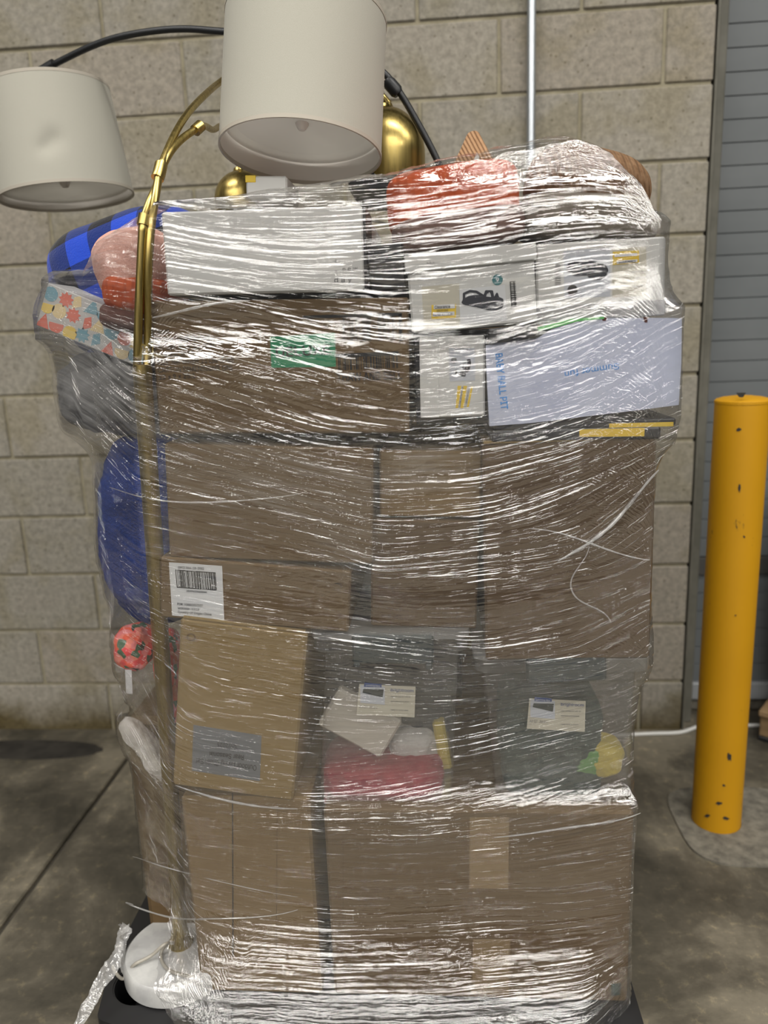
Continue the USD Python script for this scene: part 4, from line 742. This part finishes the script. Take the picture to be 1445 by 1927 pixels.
dome(tB, at(450, 317, -.745), 54/FPX*w2, (-.10, 0.1, 1), 84/FPX*w2)
cord = [atz(328, 1775, .185), atz(300, 1785, .20), atz(282, 1800, .185), atz(258, 1812, .182), atz(243, 1828, .16), atz(231, 1842, .14), atz(222, 1836, .15), atz(212, 1818, .16)]
part('power_cord', tube(smooth_path(cord, 60), .0032, 10), 'clear_cord', tB, True, label='clear power cord')
cord = [atz(316, 1776, .20), atz(303, 1795, .181), atz(306, 1812, .179), atz(322, 1828, .179), atz(350, 1836, .179), atz(366, 1839, .179)]
part('power_cord', tube(smooth_path(cord, 40), .0032, 10), 'clear_cord', tB, True, label='clear power cord')

exec_film = True
# ------------------------------------------------------------------ stretch film
def edge_points(V, F, step=0.012):
    e = np.unique(np.sort(np.vstack([F[:, [0, 1]], F[:, [1, 2]], F[:, [2, 0]]]), axis=1), axis=0)
    a, b = V[e[:, 0]], V[e[:, 1]]; n = np.maximum(1, np.ceil(np.linalg.norm(a-b, axis=1)/step).astype(int)); out = [V]
    for k in np.unique(n):
        if k > 1:
            s = n == k
            for t_ in np.linspace(0, 1, k+1)[1:-1]: out.append(a[s] + (b[s]-a[s])*t_)
    return np.vstack(out)
PTS = np.vstack([edge_points(v, f) for v, f in HULL if len(f) < 60000])
CEN = np.array([-0.13, -0.80]); ZB, ZT, NZC = 0.02, 1.72, 171
PTS = np.vstack([PTS, np.array([(x, -1.34, z) for x in np.linspace(-0.42, 0.22, 40) for z in np.linspace(.02, .132, 12)]), np.array([(x*(1-k)+(.28 if x > 0 else -.45)*0 + x*k, -1.34 + .083*k**0.8, .132 + .15*k) for x in np.linspace(-0.42, 0.22, 40) for k in np.linspace(0, 1, 16)]), np.array([(bC[0]+.108*math.cos(a), bC[1]+.108*math.sin(a), z) for a in np.linspace(-2.2, .6, 30) for z in (.14, .15, .16, .172)])])
zg = np.linspace(ZB, ZT, NZC); TH = np.linspace(0, 2*np.pi, 240, endpoint=False); D = np.c_[np.cos(TH), np.sin(TH)]
h = np.full((240, NZC), -np.inf); iz = np.clip(np.round((PTS[:, 2]-ZB)/(zg[1]-zg[0])).astype(int), 0, NZC-1); proj = (PTS[:, :2]-CEN) @ D.T
for k in range(NZC):
    s = iz == k
    if s.any(): h[:, k] = proj[s].max(0)
hole_ = ~np.isfinite(h); h[hole_] = -9
h = maximum_filter1d(h, 5, axis=1)
for k in range(240):   # heights without goods: straight from the goods below to those above
    ok = h[k] > -5; h[k] = np.interp(zg, zg[ok], h[k][ok])
kq = int(round((.165-ZB)/(zg[1]-zg[0]))); h[:, :kq] = np.maximum(h[:, :kq], h[:, kq:kq+1])
hb = np.maximum(h, gaussian_filter1d(h, 2.6, axis=1)); hb = np.maximum(gaussian_filter1d(hb, 1.2, axis=1), h)
def radius(phi, kz):
    c = np.cos(phi[:, None]-TH[None]); r = np.where(c > 0.05, hb[:, kz][None]/np.maximum(c, 0.05), 9.0); return r.min(1)
# columns: evenly spaced along a rounded rectangle about the load; s runs along it, 0 where x = 0 on the front
FRX = np.arange(-0.60, 0.34, 0.005)
phi_f = np.arctan2(-1.262-CEN[1], FRX-CEN[0])
phi_r = np.linspace(phi_f[-1], phi_f[-1] + (2*np.pi-(phi_f[-1]-phi_f[0])), 150)[1:]
phi = np.r_[phi_f, phi_r]; NF = len(FRX); NC = len(phi)
R0 = np.stack([radius(phi, k) for k in range(NZC)], 1)             # columns x heights
mid = R0.mean(1); pxy = CEN + mid[:, None]*np.c_[np.cos(phi), np.sin(phi)]
s_ = np.r_[0, np.cumsum(np.linalg.norm(np.diff(pxy, axis=0), axis=1))]; s_[:NF] = FRX; s_[NF:] = FRX[-1] + (s_[NF:]-s_[NF-1] if False else (s_[NF:]-np.r_[0, np.cumsum(np.linalg.norm(np.diff(pxy, axis=0), axis=1))][NF-1]))
PER = s_[-1]; half = s_ > (FRX[0]+PER)/2 + 0.3; s_[half] = FRX[0] - (PER - s_[half])
# film's upper and lower edge along the columns, from points of the front
def edge_curve(pix, Y): p = np.array([at(a, b, Y) for a, b in pix]); return p[:, 0], p[:, 2]
ex_, ez_ = edge_curve([(90, 530), (140, 476), (205, 436), (288, 402), (318, 372), (420, 366), (560, 356), (690, 345), (760, 340), (830, 325), (930, 308), (985, 288), (1060, 270), (1130, 268), (1195, 292), (1236, 350), (1262, 440)], -1.24)
ztop = np.interp(s_, ex_, ez_); ztop[NF:] = np.interp(np.linspace(0, 1, NC-NF), [0, .06, .3, .7, .94, 1], [ez_[-1]+.02, 1.50, 1.46, 1.46, 1.45, ez_[0]])
bx_, bz_ = [-0.62, -0.60, -0.56, -0.52, -0.48, -0.43, -0.38, 0.0, 0.25, 0.34], [0.27, 0.25, 0.215, 0.20, 0.165, 0.10, 0.05, 0.035, 0.04, 0.07]
zbot = np.interp(s_, bx_, bz_); zbot[NF:] = np.interp(np.linspace(0, 1, NC-NF), [0, .2, .8, 1], [.07, .10, .15, .27])
wig = meshkit.fbm(np.c_[s_*18, s_*0+3.3, s_*0], 4, 5)-.5; ztop = ztop + wig*.02; zbot = zbot + (meshkit.fbm(np.c_[s_*22, s_*0+8.3, s_*0], 4, 6)-.5)*.03
# direction of the film's streaks on the front: (pixel, pixel, degrees down to the right, crumple, haze, relief)
CT = [(650, 512, -8, .1, .03, .3), (350, 655, 12, .15, .03, .4), (350, 690, 14, .15, .03, .4), (370, 1110, -2, .1, .03, .35), (900, 560, -12, .15, .03, .45), (835, 585, -10, .15, .03, .4), (425, 1420, 14, .25, .04, .7), (690, 690, 8, .3, .04, .8), (740, 1230, 3, .4, .04, .9), (660, 1230, 3, .4, .04, .9), (1050, 1290, -8, .5, .05, 1.2), (1000, 1370, -14, .3, .04, 1.3), (730, 1310, 2, .2, .04, .5), (350, 430, 9, .25, .06, .55), (500, 470, 5, .2, .06, .6), (640, 420, -2, .3, .08, .7), (420, 530, 3, .2, .05, .5), (560, 520, -4, .2, .05, .6), (500, 375, 0, 1.2, .30, .8), (630, 500, -9, .3, .10, 1), (730, 480, -10, .3, .05, 1.1), (830, 400, -6, .15, .01, .55), (900, 370, -8, .15, .01, .55), (800, 360, -8, .3, .02, .6), (920, 420, -8, .15, .01, .6), (900, 330, -6, 1.2, .06, 1), (1000, 300, -12, 1.6, .12, .9), (1120, 290, 15, 1.6, .12, .9), (1100, 420, 8, .8, .08, 1), (1080, 350, 5, .15, .01, .45), (1160, 370, 12, .15, .01, .45), (1040, 370, 0, .15, .01, .5), (1220, 400, 30, .8, .16, .8),
      (220, 500, 12, .6, .26, .6), (150, 480, -20, .7, 1.0, .6), (130, 570, 4, .4, .5, .5), (200, 560, -4, .4, .16, .6), (160, 660, 28, .3, 1.3, .6), (210, 740, 30, .3, 1.4, .8), (140, 730, 30, .3, 1.4, .8), (240, 800, 38, .4, 1.0, .9),
      (400, 580, -7, .2, .05, .6), (620, 570, -8, .2, .05, .8), (380, 640, 12, .25, .05, 1.0), (560, 640, 10, .3, .07, 1.3), (700, 630, 5, .5, .08, 1.3), (380, 740, 23, .25, .07, 1.1), (560, 740, 18, .3, .08, 1.1), (700, 740, 10, .6, .12, 1), (820, 560, -8, .3, .10, .8), (900, 500, -10, .3, .06, .8), (960, 580, -22, .3, .10, .9), (1100, 520, -28, .5, .14, .9), (1220, 480, -30, .4, .10, .8),
      (850, 720, -12, 1.2, .16, .9), (1000, 680, -28, .9, .16, 1), (1150, 650, -34, .8, .14, 1), (1250, 650, -38, .6, .12, .9), (1000, 770, -16, .8, .16, 1.2), (1200, 780, -30, 1.1, .14, 1), (850, 810, -8, 1.0, .22, 1.2), (700, 830, 6, .9, .20, 1.1), (470, 840, 22, .6, .6, 1), (340, 850, 30, .6, .45, 1),
      (400, 920, 26, .4, .35, 1.1), (550, 930, 24, .4, .7, 1.1), (660, 1040, 24, .4, .5, 1.2), (640, 920, 20, .5, .7, 1), (380, 1000, 16, .2, .05, .7), (500, 1020, 20, .2, .06, .8), (800, 880, 4, .7, .6, 1), (800, 960, 3, .6, .14, 1), (980, 880, -10, .5, .14, 1.2), (1050, 900, -14, .3, .06, .9), (1170, 880, -22, .3, .04, .7), (1200, 980, -38, .3, .06, .7),
      (780, 1060, -4, .3, .10, 1.2), (920, 1060, -8, .3, .12, 1.5), (880, 1130, -9, .3, .10, 1.5), (1060, 1110, -12, .3, .07, .9), (1000, 1180, -16, .3, .10, 1.1), (1150, 1190, -28, .4, .08, .9), (1200, 1230, -35, .6, .12, .9), (500, 1120, -4, .2, .05, .9), (380, 1120, 3, .15, .06, .6), (600, 1170, -2, .3, .10, .8),
      (440, 1230, 2, .2, .05, .8), (440, 1300, 3, .35, .07, .9), (440, 1370, 14, .3, .08, 1.2), (520, 1410, 12, .3, .10, 1.4), (440, 1460, 16, .2, .08, .8), (650, 1210, 2, .4, .16, 1.1), (800, 1220, 4, .4, .16, 1.1), (720, 1280, 2, .6, .16, 1.1), (640, 1370, 6, .4, .14, .9), (680, 1440, -6, .4, .14, .9), (880, 1290, -4, .4, .14, 1.3), (1040, 1260, -7, .5, .18, 1.4), (950, 1420, -14, .3, .12, 1.5), (1080, 1410, -13, .3, .12, 1.6), (1150, 1340, -16, .4, .10, 1), (1100, 1490, -8, .9, .18, 1), (800, 1480, -10, .4, .14, 1),
      (500, 1520, 6, .5, .14, 1), (640, 1525, 1, 1.6, .32, 1.4), (800, 1530, -1, 1.6, .32, 1.4), (960, 1520, -4, 1.2, .26, 1.2), (1150, 1540, -10, .8, .16, 1.2), (700, 1580, 6, .5, .12, 1.3), (560, 1600, 8, .4, .10, 1.3), (420, 1560, 10, .3, .08, .8), (900, 1590, -2, .5, .12, 1), (1100, 1620, -7, .3, .08, .9), (400, 1660, 5, .15, .05, .5), (550, 1680, 4, .2, .06, .7), (800, 1680, 0, .25, .06, .8), (1000, 1710, 6, .25, .05, .7), (750, 1740, 0, .2, .04, .6), (1100, 1760, -3, .2, .05, .6),
      (400, 1790, 14, .8, .24, 1.2), (560, 1800, 8, .7, .14, 1.4), (720, 1800, 2, .6, .12, 1.4), (900, 1810, -4, .6, .12, 1.4), (1080, 1800, -7, .5, .10, 1.2), (500, 1860, 4, 2.2, .08, 1.4), (700, 1860, 2, 2.2, .08, 1.5), (900, 1860, -3, 2, .08, 1.5), (1080, 1870, -6, 1.4, .08, 1.3), (400, 1910, 2, 1.9, .03, 1.6), (700, 1910, 0, 1.9, .03, 1.6), (1000, 1910, -4, 1.7, .03, 1.6),
      (230, 1000, 8, .2, .08, .6), (260, 880, 36, .3, .14, 1), (230, 1120, 8, .3, .10, .8), (270, 1220, 5, .3, .10, .8), (290, 1320, 60, .3, .10, 1), (250, 1400, 55, .4, .20, 1.2), (300, 1460, 40, .4, .16, 1.2), (250, 1520, 25, .3, .10, 1), (260, 1640, 12, .15, .06, .6), (260, 1720, 40, .4, .12, 1), (300, 1760, 40, .8, .22, 1)]
cs = []
for px, py, deg, c1, c2, c3 in CT:
    p = at(px, py, -1.26); p2 = at(px+40*math.cos(math.radians(deg)), py+40*math.sin(math.radians(deg)), -1.26); a = math.atan2(p2[2]-p[2], p2[0]-p[0]); cs.append((p[0], p[2], a, c1, c2, c3))
cs = np.array(cs)
GS = np.linspace(s_.min()-.02, s_.max()+.02, 420); GZ = np.linspace(0.0, 1.75, 180)
SS, ZZ = np.meshgrid(GS, GZ, indexing='ij')
dist2 = (SS[..., None]-cs[:, 0])**2 + (1.5*(ZZ[..., None]-cs[:, 1]))**2 + 2e-4
wgt = dist2**-2.0; wgt /= wgt.sum(-1, keepdims=True)
ang, crm, hz, rel = [(wgt*cs[:, k]).sum(-1) for k in (2, 3, 4, 5)]
away = np.clip((np.abs(SS+0.15)-0.56)/0.15, 0, 1); ang = ang*(1-away) + away*0.08*np.sin(ZZ*9); crm = crm*(1-away)+away*.4; hz = hz*(1-away)+away*.10; rel = rel*(1-away)+away
def potential(gx, gz):
    """least squares field whose gradient follows (gx, gz)"""
    nx, nz = gx.shape; dx, dz = GS[1]-GS[0], GZ[1]-GZ[0]; idx = np.arange(nx*nz).reshape(nx, nz)
    r, c, v, b = [], [], [], []; k = 0
    for A, B, g, d in ((idx[:-1], idx[1:], (gx[:-1]+gx[1:])/2, dx), (idx[:, :-1], idx[:, 1:], (gz[:, :-1]+gz[:, 1:])/2, dz)):
        n = A.size; rr = np.arange(k, k+n); r += [rr, rr]; c += [A.ravel(), B.ravel()]; v += [np.full(n, -1/d), np.full(n, 1/d)]; b.append(g.ravel()); k += n
    return sparse.csr_matrix((np.concatenate(v), (np.concatenate(r), np.concatenate(c))), (k, nx*nz)), np.concatenate(b)
from scipy.sparse.linalg import splu
def follow(dx_, dz_):
    """potential whose gradient keeps the direction (dx_, dz_); its strength may vary between limits"""
    mag = np.ones_like(dx_); lu = None
    for it in range(8):
        Am, b = potential(dx_*mag, dz_*mag)
        if lu is None: lu = splu((Am.T @ Am + 1e-6*sparse.eye(Am.shape[1])).tocsc())
        f = lu.solve(Am.T @ b).reshape(dx_.shape)
        gx, gz = np.gradient(f, GS[1]-GS[0], GZ[1]-GZ[0]); mag = np.clip(gaussian_filter(gx*dx_ + gz*dz_, 1.0), .55, 2.0); mag /= np.median(mag)
    return f
PV = follow(-np.sin(ang), np.cos(ang)); PU = follow(np.cos(ang), np.sin(ang))
def sample(field, s, z):
    return map_coordinates(field, [(s-GS[0])/(GS[1]-GS[0]), (z-GZ[0])/(GZ[1]-GZ[0])], order=1, mode='nearest')
def film(cols, nrow, closed_from=None):
    S = np.repeat(s_[cols][:, None], nrow, 1); Tn = np.linspace(0, 1, nrow)[None]; PH = np.repeat(phi[cols][:, None], nrow, 1)
    CURL = 0.05; Lz = (ztop-zbot)[cols][:, None]; along = Tn*(Lz + CURL); over = np.maximum(along - Lz, 0); Z = zbot[cols][:, None] + np.minimum(along, Lz) + 0.018*np.sin(np.minimum(over/0.02, 1.6))
    kk = (Z-ZB)/(zg[1]-zg[0]); ci = np.repeat(np.asarray(cols, float)[:, None], nrow, 1)
    R = map_coordinates(R0, [ci, np.clip(kk, 0, NZC-1)], order=1, mode='nearest')
    u, v = sample(PU, S, Z), sample(PV, S, Z); cr, ha, re = sample(crm, S, Z), sample(hz, S, Z), sample(rel, S, Z)
    def ridge(L, w, seed): n = meshkit.noise(np.stack([u/L, v/w, np.full_like(u, seed*7.7)], -1), seed); return 1-np.abs(2*n-1)
    env = meshkit.fbm(np.stack([u/.18, v/.05, u*0], -1), 3, 31)
    sh = lambda r, a: np.clip((r-a)/(1-a), 0, 1)**1.3
    gate = np.clip((env-.33)/.17, 0, 1.1)
    hgt = 1.12*re*(0.0012*sh(ridge(.40, .034, 1), .30) + 0.00080*sh(ridge(.24, .0068, 2), .55)*(0.3+gate) + 0.00058*sh(ridge(.18, .0044, 3), .55)*(.25+gate) + 0.00042*sh(ridge(.13, .0030, 4), .55)*(.2+gate))
    hgt = hgt + cr*0.0011*(1-np.abs(2*meshkit.fbm(np.stack([S/.011, Z/.0065, S*0+2], -1), 3, 43)-1))
    hgt = hgt + cr*(0.0030*meshkit.fbm(np.stack([S/.022, Z/.014, S*0], -1), 4, 41) + .0004)
    edge = np.clip((Tn-.0)/.03, 0, 1)*np.clip((1-Tn)/.06, 0, 1); hgt = hgt + (1-edge)*0.008*meshkit.fbm(np.stack([S/.02, Z/.02, S*0+4], -1), 4, 51)
    R = R + 0.0035 + hgt - np.maximum(over-.004, 0)*0.95
    P = np.stack([CEN[0] + R*np.cos(PH), CEN[1] + R*np.sin(PH), Z], -1)
    n, mrow = P.shape[:2]; i, j = np.meshgrid(np.arange(n-1), np.arange(mrow-1), indexing='ij'); i, j = i.ravel(), j.ravel(); q = lambda a, b: a*mrow+b
    F = np.vstack([np.c_[q(i, j), q(i+1, j), q(i+1, j+1)], np.c_[q(i, j), q(i+1, j+1), q(i, j+1)]])
    streak = meshkit.fbm(np.stack([u/.25, v/.02, u*0+9], -1), 3, 61)
    haze = np.clip(ha*(0.035+0.12*streak), .002, .6)
    return P.reshape(-1, 3), F, np.c_[u.ravel(), v.ravel()], haze.ravel(), cr.ravel()
tF = thing('stretch_wrap', 'clear wrinkled stretch film wound around the whole pallet load', 'stretch film', (-0.13, -0.80, 0.0))
def film_part(name, cols, nrow):
    P, F, uv, hz_, cr_ = film(cols, nrow)
    g = part(name, (P, F), 'stretch_film', tF, True, hull=False, uv=uv)
    api = UsdGeom.PrimvarsAPI(UsdGeom.Mesh(g))
    for nm, val in (('haze', hz_), ('crumple', cr_)):
        api.CreatePrimvar(nm, Sdf.ValueTypeNames.FloatArray, 'vertex').Set(Vt.FloatArray.FromNumpy(val.astype(np.float32)))
if exec_film:
    film_part('film', np.arange(0, NF), 2000)
    film_part('film', np.r_[np.arange(NF-1, NC)], 300)
# twisted edges of film turns: ropes lying on the film
def on_film(px, py, off=0.004):
    d = ray(px, py); best = None
    for y in np.linspace(-1.36, -0.9, 231):
        p = at(px, py, y); v = p[:2]-CEN; a = math.atan2(v[1], v[0]); a = a if a >= phi[0] else a + 2*np.pi; k = (p[2]-ZB)/(zg[1]-zg[0])
        i = np.interp(a, phi, np.arange(NC)); r = map_coordinates(R0, [[i], [np.clip(k, 0, NZC-1)]], order=1, mode='nearest')[0]
        if np.linalg.norm(v) < r + off: return p
    return at(px, py, -1.27)
for pts, r in [([(206, 917), (240, 928), (290, 940), (340, 945), (420, 944), (500, 938), (560, 930)], .0016), ([(1239, 885), (1200, 930), (1160, 978), (1125, 1010), (1085, 1036), (1050, 1056)], .0032), ([(1000, 995), (1060, 1005), (1110, 1022), (1160, 1040), (1222, 1054)], .0016), ([(1108, 1026), (1090, 1065), (1074, 1104), (1078, 1116), (1110, 1140), (1150, 1172)], .0013),
               ([(250, 1702), (270, 1712), (320, 1726), (400, 1729), (480, 1726), (560, 1712)], .0017), ([(262, 602), (330, 588), (400, 572), (470, 566)], .0022), ([(330, 1478), (400, 1500), (470, 1515), (560, 1522)], .0022), ([(1205, 1530), (1150, 1546), (1080, 1556), (1000, 1568), (930, 1576)], .0020), ([(250, 1612), (280, 1622), (340, 1640), (440, 1665), (560, 1688)], .001)]:
    P = np.array([on_film(*p) for p in pts]); part('film_rope', tube(smooth_path(P, 50), r*np.sin(np.linspace(.12, np.pi-.12, 50))**.5*(0.6 + 0.6*meshkit.fbm(np.c_[np.arange(50)*.35, np.zeros(50), np.zeros(50)], 3, 9)), 8), 'film_rope', tF, True, hull=False)
# loose tails hanging at the lower left corner
def tail(path, w, seed, n=60, m=14):
    p = smooth_path(path, n); t_ = np.gradient(p, axis=0); t_ /= np.linalg.norm(t_, axis=1, keepdims=True); side = norm_rows(np.cross(t_, [0.2, 1, 0.1])); o = np.cross(t_, side)
    a = np.linspace(-1, 1, m); ww = np.interp(np.linspace(0, 1, n), np.linspace(0, 1, len(w)), w)
    V = p[:, None] + side[:, None]*(a[None, :, None]*ww[:, None, None]); ns = meshkit.fbm(V*90, 4, seed)-.5; V = V + o[:, None]*(ns*ww[:, None]*1.6)[..., None] + side[:, None]*((meshkit.fbm(V*60, 3, seed+5)-.5)*ww[:, None]*.8)[..., None]
    i, j = np.meshgrid(np.arange(n-1), np.arange(m-1), indexing='ij'); i, j = i.ravel(), j.ravel()
    return V.reshape(-1, 3), np.vstack([np.c_[i*m+j, i*m+j+1, (i+1)*m+j+1], np.c_[i*m+j, (i+1)*m+j+1, (i+1)*m+j]])
part('film_tail', tail([at(236, 1740, -1.20), at(222, 1775, -1.24), at(214, 1810, -1.27), at(190, 1850, -1.30), at(165, 1895, -1.33), at(140, 1940, -1.36)], [.010, .014, .016, .012, .012, .006], 3), 'film_rope', tF, 60, hull=False)
part('film_tail', tail([at(240, 1742, -1.19), at(228, 1800, -1.22), at(236, 1832, -1.24), at(244, 1840, -1.25)], [.012, .012, .008, .006], 7, 40), 'film_rope', tF, 60, hull=False)
